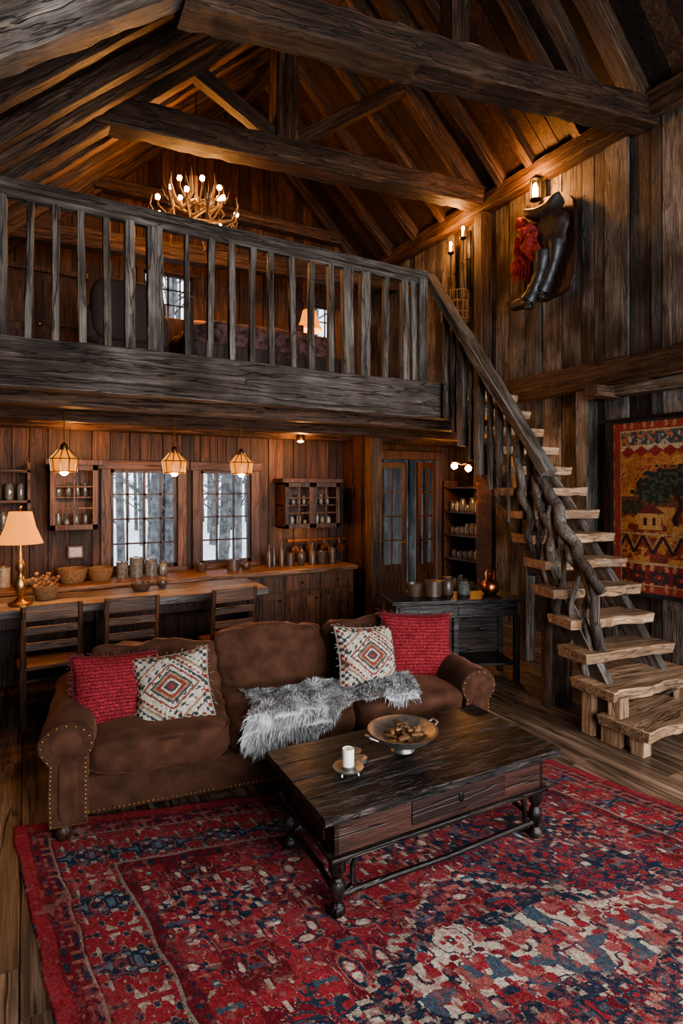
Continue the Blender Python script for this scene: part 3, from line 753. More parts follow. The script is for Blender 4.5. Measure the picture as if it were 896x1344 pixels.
for k in range(4): a = k * 1.57 + .5; g.tube([(.05 * math.cos(a), .05 * math.sin(a), .02), (.056 * math.cos(a), .056 * math.sin(a), .0)], [.005, .008], 8)
g.lathe([(.03, .02), (.034, .03), (.034, .034), (.0, .034)], n=20); g.done('tray', PEWTER, cd, 50)
g = G(); g.lathe([(.027, .034), (.028, .105), (.026, .11), (.018, .105), (.0, .105)], n=24); g.done('candle', WAX, cd, 50)
g = G(); g.tube([(0, 0, .105), (.001, 0, .117)], .0015, 5); g.done('wick', IRON, cd)
cs_ = empty('glass_coasters', (1.43, 2.46, TT), 0)
g = G(); g.lathe([(.035, 0), (.042, .01), (.038, .012), (.0, .008)], (0, 0, 0), 20).lathe([(.03, 0), (.036, .02), (.03, .02), (.0, .01)], (-.02, -.10, 0), 20); g.done('dishes', PEWTER, cs_, 50)

# ------------------------------------------------------------------ tapestry on right wall
n_, m_ = 190, 210
im = np.zeros((m_, n_, 3)); im[:] = (.27, .105, .035)
yy, xx = np.mgrid[0:m_, 0:n_]; u = xx / n_; v = yy / m_
nz = vn(m_, n_, 9, 51); nz2 = vn(m_, n_, 3, 52)
im[(nz > .6)] = (.32, .15, .05); im[(v < .52) & (nz < .42)] = (.12, .03, .018)
im[(v > .22) & (v < .36) & (nz2 > .5)] = (.16, .035, .022); im[(v > .5) & (v < .56)] = (.11, .04, .022)
im[(v > .60) & (nz2 > .72)] = (.20, .05, .03)
saw = v > .78 + .03 * (np.abs((u * 12) % 1 - .5) * 2); im[saw] = (.17, .025, .022)
saw = v > .815 + .03 * (np.abs((u * 12 + .5) % 1 - .5) * 2); im[saw] = (.32, .24, .15)
saw = v > .85; im[saw] = (.05, .05, .055); im[(v > .85) & (nz2 > .62)] = (.26, .10, .045); im[(v > .85) & (nz2 < .25)] = (.26, .22, .16)
def blob(cx, cy, rx, ry, c, th=.0):
    mm = ((u - cx) / rx) ** 2 + ((v - cy) / ry) ** 2 + (nz2 - .5) * 1.1 < 1; im[mm] = c
    im[mm & (nz2 > .62)] = (.05, .05, .03)
blob(.42, .64, .22, .09, (.022, .022, .018)); blob(.28, .58, .13, .06, (.024, .024, .016)); blob(.58, .58, .14, .07, (.022, .024, .022)); blob(.80, .62, .12, .08, (.030, .024, .018)); blob(.15, .50, .08, .05, (.035, .03, .02))
im[(np.abs(u - .42 - .02 * np.sin(v * 40)) < .016) & (v > .40) & (v < .6)] = (.035, .018, .014)
for cx, cy, w_, h_ in [(.26, .42, .14, .09), (.60, .40, .2, .11), (.82, .44, .12, .1)]:
    mm = (np.abs(u - cx) < w_ / 2) & (np.abs(v - cy) < h_ / 2); im[mm] = (.31, .16, .06)
    mm = (v > cy + h_ / 2) & (v < cy + h_ / 2 + .06 - np.abs(u - cx) * .7) & (np.abs(u - cx) < w_ * .6); im[mm] = (.10, .022, .018)
    mm = (np.abs((u - cx) % .05 - .025) < .009) & (np.abs(v - cy) < .02) & (np.abs(u - cx) < w_ / 2); im[mm] = (.03, .014, .01)
zz_ = np.abs((u * 9) % 1 - .5) * 2
im[(v > .24) & (v < .34) & (np.abs((v - .24) / .10 - zz_) < .18)] = (.03, .016, .014)
im[(v > .24) & (v < .34) & (np.abs((v - .24) / .10 - zz_ - .3) < .10)] = (.24, .13, .055)
im[(v > .345) & (v < .355)] = (.26, .17, .09)
e = np.minimum(np.minimum(u, 1 - u) * n_, np.minimum(v, 1 - v) * m_)
fl = mirr(m_, n_, 12, 12, 4, 60)
b_ = (v < .18); im[b_] = (.16, .025, .020); im[b_ & (fl > .6)] = (.30, .16, .08); im[b_ & (fl < .25)] = (.04, .028, .028)
im[(v > .18) & (v < .195)] = (.30, .20, .10)
im[e < 15] = (.19, .035, .026); im[(e < 15) & (fl > .62)] = (.28, .13, .06); im[(e > 13) & (e < 15)] = (.3, .2, .1); im[e < 5] = (.022, .02, .02)
im *= (.6 + .7 * RS.rand(m_, n_, 1)) * .88
P = np.zeros((m_ + 1, n_ + 1, 3)); yy, xx = np.mgrid[0:m_ + 1, 0:n_ + 1]
P[..., 1] = 1.72 * (.5 - xx / n_)
P[..., 2] = -.9 + 1.8 * yy / m_; P[..., 0] = -.02 + .014 * np.sin(xx / n_ * 22) * (1 - yy / m_) - .01 * np.sin(xx / n_ * 9)
tp = empty('wall_tapestry', (XR - .20, 3.10, 1.60))
cgrid('woven_panel', P, im, VCF, tp)
g = G(); g.tube([(-.02, -.95, .91), (-.02, .93, .91)], .018, 10); g.ball((-.02, .95, .91), .03); g.ball((-.02, -.97, .91), .03)
for y_ in (-.9, .88): g.tube([(-.02, y_, .91), (.17, y_, .91)], .012, 6)
g.done('hanging_rod', IRON, tp, 50)

# ------------------------------------------------------------------ kitchen
kc = empty('kitchen_base_cabinets', (1.45, 6.38, 0))
g = G(); g.b2(-2.1, 2.1, -.28, .28, .08, .80); g.done('carcass', REDW['z'], kc)
g = G(); g.b2(-2.14, 2.14, -.33, .29, .80, .85); g.done('countertop', wood('counter_wood', (.06, .025, .010), (.19, .095, .045), (.32, .175, .09), 'x', rough=.35), kc, bevel=.008)
g = G(); h_ = G()
for k in range(9):
    x0 = -2.08 + k * .465
    g.b2(x0, x0 + .44, -.30, -.28, .60, .78); g.b2(x0, x0 + .44, -.30, -.28, .10, .58)
    g.b2(x0 + .06, x0 + .38, -.308, -.30, .16, .52)
    h_.ball((x0 + .22, -.315, .69), .014, 2); h_.ball((x0 + .40, -.315, .5), .014, 2)
g.done('doors_and_drawers', REDW['z'], kc, bevel=.005); h_.done('knobs', IRON, kc, 60)

def glasscab(name, x0, x1, z0, z1, doors):
    e = empty(name, ((x0 + x1) / 2, YK - .19, z0)); w = (x1 - x0) / 2; h = z1 - z0; g = G()
    g.b2(-w, w, .12, .14, 0, h).b2(-w, -w + .02, -.13, .14, 0, h).b2(w - .02, w, -.13, .14, 0, h).b2(-w, w, -.13, .14, 0, .025).b2(-w, w, -.13, .14, h - .025, h).b2(-w, w, -.1, .12, h * .5 - .01, h * .5 + .01)
    g.b2(-w - .04, w + .04, -.17, .14, h, h + .05)
    dw = 2 * w / doors
    for d_ in range(doors):
        a = -w + d_ * dw; b = a + dw
        g.b2(a, a + .05, -.15, -.13, 0, h).b2(b - .05, b, -.15, -.13, 0, h).b2(a, b, -.15, -.13, 0, .055).b2(a, b, -.15, -.13, h - .055, h).b2((a + b) / 2 - .010, (a + b) / 2 + .010, -.145, -.13, 0, h)
        for q in (1, 2): g.b2(a, b, -.145, -.13, h * q / 3 - .009, h * q / 3 + .009)
    g.done('case', REDW['z'], e, bevel=.003)
    g = G()
    for zz in (.025, h * .5 + .01):
        x = -w + .08
        while x < w - .06:
            r_ = random.uniform(.022, .035); hh = random.uniform(.07, .15); g.lathe([(r_ * .7, 0), (r_, .02), (r_, hh * .7), (r_ * .6, hh)], (x, 0, zz), 12); x += r_ * 2 + .025
    g.done('crockery', GLASSJ if doors == 1 else CERAM, e, 50)
glasscab('glass_wall_cabinet', .22, .66, 1.37, 2.03, 1)
glasscab('glass_wall_cabinet', 2.75, 3.5, 1.30, 1.86, 2)
def puck(name, loc, power, col=(1, .44, .14), r=.04):
    l = bpy.data.lights.new(name, 'POINT'); l.energy = power; l.color = col; l.shadow_soft_size = r
    o = bpy.data.objects.new(name, l); o.location = loc; COL.objects.link(o); return o

isl = empty('kitchen_island_table', (.68, 5.5, 0))
ITW = wood('island_top_wood', (.05, .038, .03), (.17, .135, .11), (.36, .30, .25), 'x', rough=.3)
beam('top_front', (-1.38, -.16, .80), (1.38, -.16, .80), .33, .07, ITW, isl, rough=.006)
beam('top_rear', (-1.38, .17, .80), (1.38, .17, .80), .33, .07, ITW, isl, rough=.006)
g = G()
for xx in (-1.28, -.1, 1.26):
    for y_ in (-.2, .24): g.box((xx, y_, .383), (.11, .11, .766))
g.b2(-1.3, 1.28, .2, .24, .08, .76).b2(-1.3, 1.28, -.22, -.18, .66, .765).b2(1.22, 1.26, -.2, .24, .1, .7)
g.done('legs_and_panels', DARKRED['z'], isl, bevel=.006)

def chair(loc, rz):
    e = empty('dining_chair', loc, rz); g = G()
    for x_ in (-.19, .19):
        g.box((x_, .19, .225), (.038, .038, .45)); g.box((x_, -.19, .225), (.04, .04, .45))
        g.tube([(x_, -.19, .44), (x_, -.205, .7), (x_, -.23, .93)], [.024, .022, .02], 8)
        g.box((x_, 0, .18), (.022, .36, .022))
    g.box((0, .19, .25), (.36, .022, .022)); g.box((0, -.19, .22), (.36, .022, .022))
    g.done('frame', REDW['z'], e, 50)
    g = G(); g.soft((0, 0, .46), (.46, .44, .04), k=8, n=6); g.done('seat', REDW['x'], e, 60)
    g = G()
    for z_, h_ in ((.87, .12), (.74, .06), (.62, .06)):
        g.box((0, -.205 - (z_ - .6) * .07, z_), (.40, .02, h_))
    g.done('back_slats', REDW['x'], e, bevel=.006)
chair((.17, 5.02, 0), R(3)); chair((.76, 5.02, 0), R(-2)); chair((1.58, 5.01, 0), R(4))

for k, (x_, y_) in enumerate([(.30, 5.5), (1.24, 5.5), (1.90, 5.5)]):
    e = empty('pendant_lamp', (x_, y_, 2.0)); g = G()
    g.tube([(0, 0, .58), (0, 0, .14)], .005, 6); g.lathe([(.02, .12), (.035, .13), (.03, .17), (.01, .19)], n=14)
    for a in range(10):
        t_ = a * 2 * math.pi / 10; g.tube([(.05 * math.cos(t_), .05 * math.sin(t_), .125), (.115 * math.cos(t_), .115 * math.sin(t_), .05), (.10 * math.cos(t_), .10 * math.sin(t_), -.06)], .005, 5)
    g.lathe([(.10, -.066), (.106, -.06), (.10, -.055)], n=20).lathe([(.112, .045), (.12, .05), (.112, .055)], n=20)
    g.done('cage', BRASS, e, 50)
    vs = []; nn = 20; pr = [(.045, .125), (.105, .05), (.092, -.055)]
    for r_, z_ in pr:
        for j in range(nn): vs.append((r_ * math.cos(j * 2 * math.pi / nn), r_ * math.sin(j * 2 * math.pi / nn), z_))
    fs = [[i * nn + j, i * nn + (j + 1) % nn, (i + 1) * nn + (j + 1) % nn, (i + 1) * nn + j] for i in range(2) for j in range(nn)]
    mk('glass_shade', vs, fs, PSHADE, e, 60)
    g = G(); g.ball((0, 0, -.06), .035); g.done('bulb', BULB, e, 60)
    puck('pendant_light', (x_, y_, 1.86), 20)

def tlamp(name, loc, s=1.0, power=8):
    e = empty(name, loc); g = G()
    g.lathe([(.09 * s, 0), (.09 * s, .015 * s), (.05 * s, .03 * s), (.025 * s, .06 * s), (.045 * s, .12 * s), (.055 * s, .17 * s), (.03 * s, .22 * s), (.02 * s, .26 * s), (.04 * s, .30 * s), (.03 * s, .34 * s), (.014 * s, .38 * s), (.012 * s, .52 * s)], n=20)
    g.tube([(0, 0, .52 * s), (0, 0, .79 * s)], .004, 6); g.ball((0, 0, .80 * s), .012)
    g.done('base', BRASS, e, 50)
    nn = 32; vs = []
    for r_, z_ in [(.085 * s, .76 * s), (.115 * s, .63 * s), (.17 * s, .50 * s)]:
        for j in range(nn): vs.append((r_ * math.cos(j * 2 * math.pi / nn), r_ * math.sin(j * 2 * math.pi / nn), z_))
    fs = [[i * nn + j, i * nn + (j + 1) % nn, (i + 1) * nn + (j + 1) % nn, (i + 1) * nn + j] for i in range(2) for j in range(nn)]
    mk('shade', vs, fs, SHADE, e, 60)
    g = G(); g.ball((0, 0, .6 * s), .028 * s); g.done('bulb', emitm(name + '_bulb', (1, .46, .12), 10), e, 60)
    puck(name + '_light', (loc[0], loc[1], loc[2] + .46 * s), power, r=.06)
tlamp('table_lamp', (-.03, 5.38, .842), 1.0, 12)

def jarset(name, loc, items, mat, parent=None):
    e = empty(name, loc); g = G()
    for (x_, y_, r_, h_, kind) in items:
        if kind == 'j': g.lathe([(r_ * .9, 0), (r_, .01), (r_, h_ * .75), (r_ * .7, h_ * .85), (r_ * .75, h_ * .87), (r_ * .75, h_)], (x_, y_, 0), 16)
        elif kind == 'c': g.lathe([(r_, 0), (r_, h_ * .85), (r_ * 1.05, h_ * .86), (r_ * 1.05, h_ * .93), (r_ * .3, h_ * .96), (r_ * .25, h_)], (x_, y_, 0), 18)
        elif kind == 'b': g.lathe([(r_, 0), (r_, h_ * .6), (r_ * .35, h_ * .75), (r_ * .3, h_), (r_ * .38, h_)], (x_, y_, 0), 14)
        elif kind == 'k': g.lathe([(r_ * .75, 0), (r_ * .95, h_ * .5), (r_ * 1.05, h_), (r_ * .98, h_), (r_ * .85, h_ * .5), (.0, h_ * .4)], (x_, y_, 0), 22)
        elif kind == 'p': g.lathe([(r_ * .6, 0), (r_, h_ * .3), (r_ * .95, h_ * .6), (r_ * .5, h_ * .8), (r_ * .2, h_ * .85), (r_ * .2, h_)], (x_, y_, 0), 20)
    g.done('pieces', mat, e, 50)
jarset('bread_basket', (.42, 6.33, .852), [(0, 0, .14, .14, 'k'), (.26, .0, .12, .13, 'k')], WICK)
jarset('metal_canisters', (1.02, 6.38, .852), [(-.12, 0, .06, .18, 'c'), (.02, 0, .07, .22, 'c'), (.17, 0, .065, .19, 'c'), (.3, .03, .05, .15, 'j')], GLASSJ)
jarset('stoneware_crocks', (2.10, 6.36, .852), [(0, 0, .07, .13, 'c'), (.16, .02, .06, .11, 'p'), (-.35, .05, .06, .09, 'k')], DARKCER)
jarset('oil_bottles', (2.55, 6.38, .852), [(0, 0, .03, .27, 'b'), (.08, .05, .028, .24, 'b'), (.16, 0, .035, .30, 'b'), (.28, .02, .055, .16, 'c'), (.42, 0, .06, .22, 'p'), (.57, 0, .05, .26, 'b'), (.70, 0, .07, .15, 'k'), (.85, 0, .05, .2, 'c')], DARKCER)
jarset('stacked_plates', (.10, 6.32, .852), [(0, 0, .12, .05, 'k'), (-.28, 0, .06, .2, 'c'), (-.45, 0, .05, .26, 'b')], CERAM)
e = empty('hanging_copper_pots', (3.3, 6.6, 1.02))
g = G(); g.b2(-.42, .42, -.02, .0, .10, .13)
for k, x_ in enumerate((-.34, -.14, .08, .3)):
    r_ = (.05, .06, .07, .055)[k]; g.tube([(x_, -.04, .12), (x_, -.045, .0)], .006, 6)
    g.lathe([(r_, 0), (r_, .03), (r_ * .9, .04), (.0, .04)], n=18, M=Matrix.Translation((x_, -.08, -.0)) @ Matrix.Rotation(R(-90), 4, 'X'))
g.done('pots_and_rail', COPPER, e, 50)
e = empty('island_flower_basket', (.16, 5.55, .842)); g = G()
g.lathe([(.075, 0), (.095, .06), (.105, .12), (.098, .12), (.085, .06), (.0, .05)], n=22); g.done('basket', WICK, e, 50)
g = G()
for k in range(34):
    a = random.uniform(0, 6.28); r_ = random.uniform(.02, .13); p = V((r_ * math.cos(a), r_ * math.sin(a), random.uniform(.11, .22)))
    g.tube([(0, 0, .05), V((0, 0, .05)).lerp(p, .6), p], .003, 4); g.ball(p, random.uniform(.01, .022), 1)
g.done('dried_flowers', plain('dried_flower', (.16, .08, .04), .9), e, 60)
jarset('serving_bowls', (-.40, 5.5, .842), [(0, 0, .10, .09, 'k'), (.16, .05, .05, .12, 'j')], DARKCER)
jarset('island_cookware', (.95, 5.58, .842), [(0, 0, .09, .07, 'k'), (.20, .03, .05, .13, 'p')], DARKCER)
e = empty('framed_picture', (.47, YK - .06, 1.12)); g = G(); g.box((0, 0, 0), (.16, .02, .14)); g.done('frame', REDW['x'], e, bevel=.004)
g = G(); g.box((0, -.012, 0), (.12, .004, .10)); g.done('print', CERAM, e)
e = empty('plate_shelf', (-.25, YK - .14, 1.35)); g = G()
for z_ in (0, .3, .6): g.b2(-.3, .3, -.1, .1, z_, z_ + .025)
g.b2(-.3, -.275, -.1, .1, 0, .7).b2(.275, .3, -.1, .1, 0, .7); g.done('shelf', REDW['x'], e)
g = G()
for z_ in (.026, .326):
    x_ = -.22
    while x_ < .24: r_ = random.uniform(.03, .05); g.lathe([(r_ * .8, 0), (r_, .02), (r_, .13), (r_ * .6, random.uniform(.15, .2))], (x_, 0, z_), 14); x_ += 2 * r_ + .02
g.done('jars', GLASSJ, e, 50)

sh = empty('jar_shelf_rack', (XR - .2, 6.25, 0)); g = G()
for z_ in (.35, .78, 1.12, 1.45, 1.80): g.box((0, 0, z_), (.26, .68, .03))
for y_ in (-.35, .35): g.box((.0, y_, .95), (.26, .03, 1.9))
g.done('shelves', REDW['y'], sh, bevel=.004); g = G(); g2 = G()
for z_ in (.365, .795, 1.135, 1.465):
    y_ = -.26
    while y_ < .28:
        r_ = random.uniform(.035, .055); hh = random.uniform(.10, .2); (g if random.random() < .75 else g2).lathe([(r_ * .9, 0), (r_, .01), (r_, hh * .75), (r_ * .7, hh * .85), (r_ * .8, hh)], (-.03, y_, z_), 14); y_ += r_ * 2 + .02
g.done('glass_jars', GLASSJ, sh, 50); g2.done('crocks', CERAM, sh, 50)
e = empty('wall_sconce_brass', (XR - .62, 5.74, 2.08)); g = G(); g.tube([(.57, 0, .05), (.1, 0, .12), (0, 0, .05)], .01, 8); g.tube([(0, 0, .05), (-.1, .02, .02), (-.20, .04, .05)], .008, 8)
for p_ in ((0, 0, .04), (-.20, .04, .07)): g.lathe([(.02, 0), (.035, -.012), (.045, -.02)], p_, 14)
g.done('arm', BRASS, e, 50)
g = G(); g.ball((0, 0, -.03), .042); g.ball((-.20, .04, .0), .042); g.done('bulbs', BULB, e, 60); puck('sconce_light', (XR - .72, 5.6, 1.95), 20)

co = empty('black_console_table', (3.50, 4.20, 0), R(-20)); g = G()
g.b2(-.62, .62, -.22, .22, .745, .785); g.done('top', BLACKW['x'], co, bevel=.008)
g = G(); g.b2(-.58, .58, -.19, .19, .62, .745).b2(-.56, .56, -.18, .18, .16, .19)
for x_ in (-.57, -.02, .57):
    for y_ in (-.18, .18): g.box((x_, y_, .31), (.05, .05, .62))
g.b2(-.55, -.05, -.2, -.19, .64, .73).b2(.0, .55, -.2, -.19, .64, .73); g.b2(-.56, .56, .17, .185, .19, .62)
g.done('frame', BLACKW['x'], co, bevel=.004)
jarset('console_canisters', (3.30, 4.28, .787), [(-.12, .06, .07, .12, 'k'), (.05, 0, .085, .15, 'c'), (.2, -.03, .06, .17, 'j')], DARKCER)
jarset('glass_storage_jar', (3.64, 4.18, .787), [(0, 0, .06, .13, 'j')], GLASSJ)
e = empty('copper_kettle', (3.86, 4.06, .787)); g = G(); g.lathe([(.05, 0), (.075, .03), (.085, .07), (.07, .12), (.03, .15), (.012, .17), (.018, .19), (.0, .2)], n=24)
g.tube([(-.07, 0, .06), (-.12, 0, .10), (-.14, 0, .15)], [.016, .011, .008], 8); g.tube([(.05, 0, .13), (.05, 0, .22), (0, 0, .26), (-.05, 0, .22), (-.05, 0, .13)], .007, 8); g.done('kettle_body', COPPER, e, 50)

# ------------------------------------------------------------------ loft furnishing
bd = empty('quilted_bed', (2.45, 6.6, LF)); g = G()
for x_ in (-.95, .95):
    g.box((x_, -.6, .45), (.09, .09, .9)); g.box((x_, .75, .6), (.09, .09, 1.2))
g.box((0, -.6, .32), (1.9, .05, .25)); g.box((0, .75, .7), (1.9, .05, .7)); g.box((0, .07, .25), (1.8, 1.3, .12)); g.done('bed_frame', DARKRED['z'], bd, bevel=.01)
g = G(); g.soft((0, .05, .52), (1.85, 1.35, .46), k=5, n=12, wr=.06)
QM = plain('navy_quilt', (.09, .045, .04), .9, nscale=16, noise_amt=.95, bump=.3); g.done('quilt', QM, bd, 70)
g = G(); g.soft((-.45, .5, .80), (.6, .25, .38), k=3, n=8); g.soft((.45, .5, .80), (.6, .25, .38), k=3, n=8); g.done('bed_pillows', plain('rust_pillow', (.3, .12, .06), .9), bd, 70)
wd = empty('loft_wardrobe', (.10, 7.3, LF)); g = G()
g.b2(-.5, .5, -.2, .2, .06, 1.28).b2(-.53, .53, -.23, .23, 1.28, 1.34).b2(-.52, .52, -.22, .22, 0, .08)
for s_ in (-1, 1):
    a, b_2 = (-.48, -.01) if s_ < 0 else (.01, .48)
    g.b2(a, b_2, -.22, -.2, .1, 1.25); g.b2(a + .07, b_2 - .07, -.23, -.22, .18, .62); g.b2(a + .07, b_2 - .07, -.23, -.22, .70, 1.18)
g.done('carcass_and_doors', REDW['z'], wd, bevel=.006); g = G()
for s_ in (-.04, .04): g.ball((s_, -.24, .7), .016, 2)
g.done('door_knobs', BRASS, wd, 60)
ns_ = empty('loft_nightstand', (3.75, 7.6, LF)); g = G(); g.b2(-.25, .25, -.2, .2, .6, .64); g.b2(-.22, .22, -.18, .18, .4, .6)
for x_ in (-.2, .2):
    for y_ in (-.16, .16): g.box((x_, y_, .2), (.04, .04, .4))
g.done('body', REDW['x'], ns_, bevel=.005)
tlamp('bedside_lamp', (3.67, 7.6, LF + .642), 1.15, 50)
ar = empty('loft_armchair', (.90, 6.3, LF)); g = G(); g.soft((0, 0, .35), (.7, .7, .3), k=5, n=8); g.soft((0, -.3, .65), (.7, .2, .62), k=4, n=8); g.soft((-.33, 0, .5), (.16, .7, .4), k=4, n=8); g.soft((.33, 0, .5), (.16, .7, .4), k=4, n=8)
g.done('upholstery', plain('charcoal_upholstery', (.045, .028, .022), .8), ar, 70); g = G()
for x_ in (-.28, .28):
    for y_ in (-.28, .28): g.box((x_, y_, .1), (.05, .05, .2))
g.done('legs', DARKRED['z'], ar)

# chandelier
ch = empty('antler_chandelier', (1.84, 7.0, 5.12)); g = G(); gb = G(); gc = G()
for k in range(14):
    a = k * math.pi / 7 + .2; lv = .0 if k % 2 else .24; rr = .54 if k % 2 else .34
    c_, s_ = math.cos(a), math.sin(a); cn, sn = math.cos(a + .5), math.sin(a + .5)
    P_ = [V((.04 * c_, .04 * s_, lv - .05)), V((rr * .5 * c_, rr * .5 * s_, lv - .14)), V((rr * .85 * cn, rr * .85 * sn, lv - .08)), V((rr * cn, rr * sn, lv + .08)), V((rr * .95 * cn, rr * .95 * sn, lv + .2))]
    g.tube(P_, [.022, .024, .02, .015, .004], 8)
    g.tube([P_[2], P_[2] + V((.1 * c_, .1 * s_, .10)), P_[2] + V((.12 * c_, .12 * s_, .18))], [.014, .01, .003], 6)
    g.tube([P_[2], P_[2] + V((.06 * c_, .06 * s_, -.10)), P_[2] + V((-.02 * c_, -.02 * s_, -.17))], [.014, .01, .003], 6)
    g.tube([P_[1], P_[1] + V((.05 * s_, -.05 * c_, .16))], [.014, .003], 6)
    cp = V((rr * .9 * c_, rr * .9 * s_, lv)); gc.tube([cp, cp + V((0, 0, .06))], .012, 8); g.tube([P_[1], cp], [.012, .012], 6)
    gb.ball(cp + V((0, 0, .09)), (.028, .028, .034), 2)
g.tube([(0, 0, -.15), (0, 0, .5)], .022, 8)
g.done('antlers', BONE, ch, 60); gc.done('candle_sleeves', BONE, ch, 60); gb.done('bulbs', emitm('chandelier_bulb', (1, .46, .13), 120), ch, 60)
g = G(); g.tube([(0, 0, .48), (0, 0, roofz(1.84, 7.0) - 5.12)], .008, 6); g.done('chain', IRON, ch)
puck('chandelier_light', (1.84, 7.0, 5.40), 105, r=.3); puck('chandelier_light_low', (1.84, 6.7, 4.70), 75, r=.25)

def lantern(name, loc, power):
    e = empty(name, loc); g = G()
    g.b2(.13, .16, -.05, .05, -.1, .14); g.tube([(.14, 0, .1), (.05, 0, .2), (0, 0, .14)], .009, 8)
    g.lathe([(.065, -.16), (.07, -.15), (.02, -.14)], n=16).lathe([(.07, .08), (.065, .1), (.015, .14), (.008, .15)], n=16)
    for a in range(6): t_ = a * math.pi / 3; g.tube([(.062 * math.cos(t_), .062 * math.sin(t_), -.15), (.062 * math.cos(t_), .062 * math.sin(t_), .09)], .004, 5)
    g.done('cage', IRON, e, 50); g = G(); g.lathe([(.03, -.13), (.032, -.02), (.022, .03), (.002, .06)], n=12); g.done('flame_bulb', BULB, e, 60)
    puck(name + '_light', (loc[0] - .14, loc[1], loc[2] + .02), power, r=.06)
lantern('wall_lantern', (XR - .2, 5.0, 5.50), 52)
for k, (y_, z_) in enumerate([(6.62, 5.30), (6.35, 5.42)]):
    e = empty('candle_wall_bracket', (XR - .18, y_, z_)); g = G()
    g.b2(.11, .13, -.03, .03, -1.0, .1); g.tube([(.12, 0, -.3), (.0, 0, -.35), (0, 0, -.05)], .01, 8); g.lathe([(.01, -.06), (.05, -.03), (.052, -.02), (.0, -.025)], n=14); g.tube([(.12, 0, -.8), (.03, 0, -.75), (0, 0, -.38)], .007, 6); g.done('iron_bracket', IRON, e, 50)
    g = G(); g.tube([(0, 0, -.025), (0, 0, .08)], .02, 10); g.done('candle', WAX, e, 50)
    g = G(); g.ball((0, 0, .11), (.02, .02, .036), 2); g.done('flame', BULB, e, 60)
    puck('candle_bracket_light', (XR - .32, y_, z_ + .12), 22, r=.04)
e = empty('hanging_wire_basket', (XR - .25, 6.45, 4.1)); g = G()
for a in range(14): t_ = a * math.pi / 7; g.tube([(.18 * math.cos(t_), .24 * math.sin(t_), .5), (.17 * math.cos(t_), .22 * math.sin(t_), .1), (.08 * math.cos(t_), .1 * math.sin(t_), 0)], .008, 5)
for z_, k_ in ((.5, 1), (.35, .98), (.2, .96), (.1, .93)): g.tube([(.18 * k_ * math.cos(t_ * .3), .24 * k_ * math.sin(t_ * .3), z_) for t_ in range(22)], .008, 5)
g.done('basket_frame', WICK, e, 50)

# mounted saddle tack with riding boots
e = empty('mounted_saddle_and_boots', (XR - .12, 4.88, 4.55))
m = 28; pts = []
for k in range(m):
    a = 2 * math.pi * k / m; kk = 3.2; c_, s_ = math.cos(a), math.sin(a); rr = 1 / ((abs(c_) ** kk + abs(s_) ** kk) ** (1 / kk))
    j = 1 + .09 * noise.noise(V((c_ * 2, s_ * 2, 3)))
    pts.append((-.06 + .34 * c_ * rr * j, .16 + .60 * s_ * rr * j))
vs = [(-.03, a, b) for a, b in pts] + [(.04, a, b) for a, b in pts]
fs = [list(range(m)), list(range(2 * m - 1, m - 1, -1))] + [[j, (j + 1) % m, (j + 1) % m + m, j + m] for j in range(m)]
mk('slab_plaque', vs, fs, DARKRED['z'], e, bevel=.014)
g = G()
for dy, dz, dx in ((.03, -.05, -.07), (-.11, .04, .0)):
    P_ = []; Q_ = []
    for k in range(15):
        t = k / 14; P_.append((-.12 + dx, -.12 + dy + .20 * t * t, .10 + dz - .50 * t))
        Q_.append(.112 - .03 * math.sin(t * math.pi * .9) ** 2 * 1.1 - .012 * t + .008 * math.sin(k * 2.4) * (t > .45))
    g.tube(P_, Q_, 18)
    g.soft((-.13 + dx, .20 + dy, -.42 + dz), (.14, .32, .14), M=Matrix.Rotation(R(12), 4, 'X'), k=2.6, n=8, fn=lambda q: V((q.x, q.y, q.z - .25 * max(q.y, 0))))
    g.soft((-.13 + dx, .08 + dy, -.49 + dz), (.09, .09, .07), k=6, n=3)
g.done('boots', LEATHER, e, 60)
g = G(); g.soft((-.14, .19, .36), (.22, .26, .34), k=2.6, n=14, wr=.24, seed=3); g.soft((-.15, .26, .10), (.16, .24, .38), k=2.6, n=14, wr=.22, seed=6); g.soft((-.18, .08, .22), (.14, .24, .34), k=2.6, n=12, wr=.20, seed=12)
for k in range(24): g.tube([(-.18, .08 + .013 * k, .05), (-.20, .09 + .013 * k, -.04 - .05 * (k % 4))], [.014, .004], 5)
g.done('red_sash', REDCL, e, 70)
g = G()
g.soft((-.15, -.08, .54), (.24, .52, .14), k=3, n=12, wr=.05, fn=lambda q: V((q.x, q.y, q.z + 1.3 * q.y * q.y)))
g.soft((-.12, -.17, .26), (.14, .38, .52), k=2.8, n=12, wr=.09, seed=2)
g.tube([(-.15, .14, .62), (-.16, .16, .71)], [.022, .028], 10)
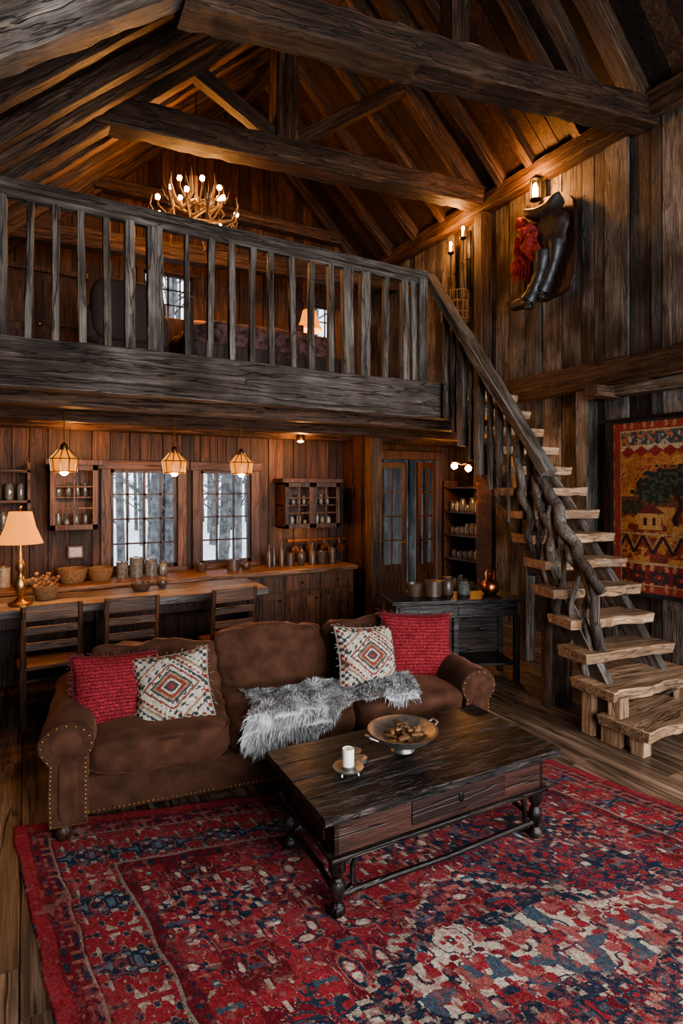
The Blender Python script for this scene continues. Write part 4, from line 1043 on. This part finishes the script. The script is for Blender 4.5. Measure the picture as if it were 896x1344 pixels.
g.done('saddle', plain('saddle_leather', (.024, .013, .010), .6, noise_amt=.4), e, 60)

puck('cabinet_light', (3.1, 6.45, 1.26), 5, r=.03); puck('spot_light_kitchen', (2.9, 6.2, 2.28), 22, r=.04); puck('kitchen_wash', (.45, 6.3, 2.25), 12, r=.05)
e = empty('ceiling_spot', (2.9, 6.25, 2.36)); g = G(); g.lathe([(.05, .0), (.055, .06), (.03, .10), (.012, .24)], n=16); g.done('can', BRASS, e, 50); g = G(); g.ball((0, 0, -.005), (.035, .035, .01)); g.done('lens', BULB, e, 60)

# ------------------------------------------------------------------ daylight
def area(name, loc, tgt, sx, sy, e_, c):
    l = bpy.data.lights.new(name, 'AREA'); l.shape = 'RECTANGLE'; l.size = sx; l.size_y = sy; l.energy = e_; l.color = c
    o = bpy.data.objects.new(name, l); o.location = loc; o.rotation_euler = (V(tgt) - V(loc)).to_track_quat('-Z', 'Y').to_euler(); COL.objects.link(o)
area('front_window_daylight_a', (4.15, YF - .15, 2.4), (3.6, 4, 1.6), 2.2, 3.6, 270, (.96, .98, 1))
area('front_window_daylight_b', (1.25, YF - .15, 2.1), (1.6, 4, 1.3), 2.4, 3.0, 320, (.96, .98, 1))
w = bpy.data.worlds.new('overcast_sky'); bpy.context.scene.world = w; w.use_nodes = True
w.node_tree.nodes['Background'].inputs[0].default_value = (.80, .90, 1, 1); w.node_tree.nodes['Background'].inputs[1].default_value = 2.1

# ------------------------------------------------------------------ camera
cam = bpy.data.cameras.new('camera'); co_ = bpy.data.objects.new('camera', cam); COL.objects.link(co_)
co_.location = (0, 0, 1.8); co_.rotation_euler = (R(90), 0, R(-29))
cam.sensor_fit = 'VERTICAL'; cam.sensor_height = 36; cam.lens = 750 / 1344 * 36; cam.shift_y = -32 / 1344; cam.clip_start = .05
bpy.context.scene.camera = co_
vs_ = bpy.context.scene.view_settings
vs_.view_transform = 'AgX'
try: vs_.look = 'AgX - Medium High Contrast'
except Exception: pass
vs_.exposure = 0.45
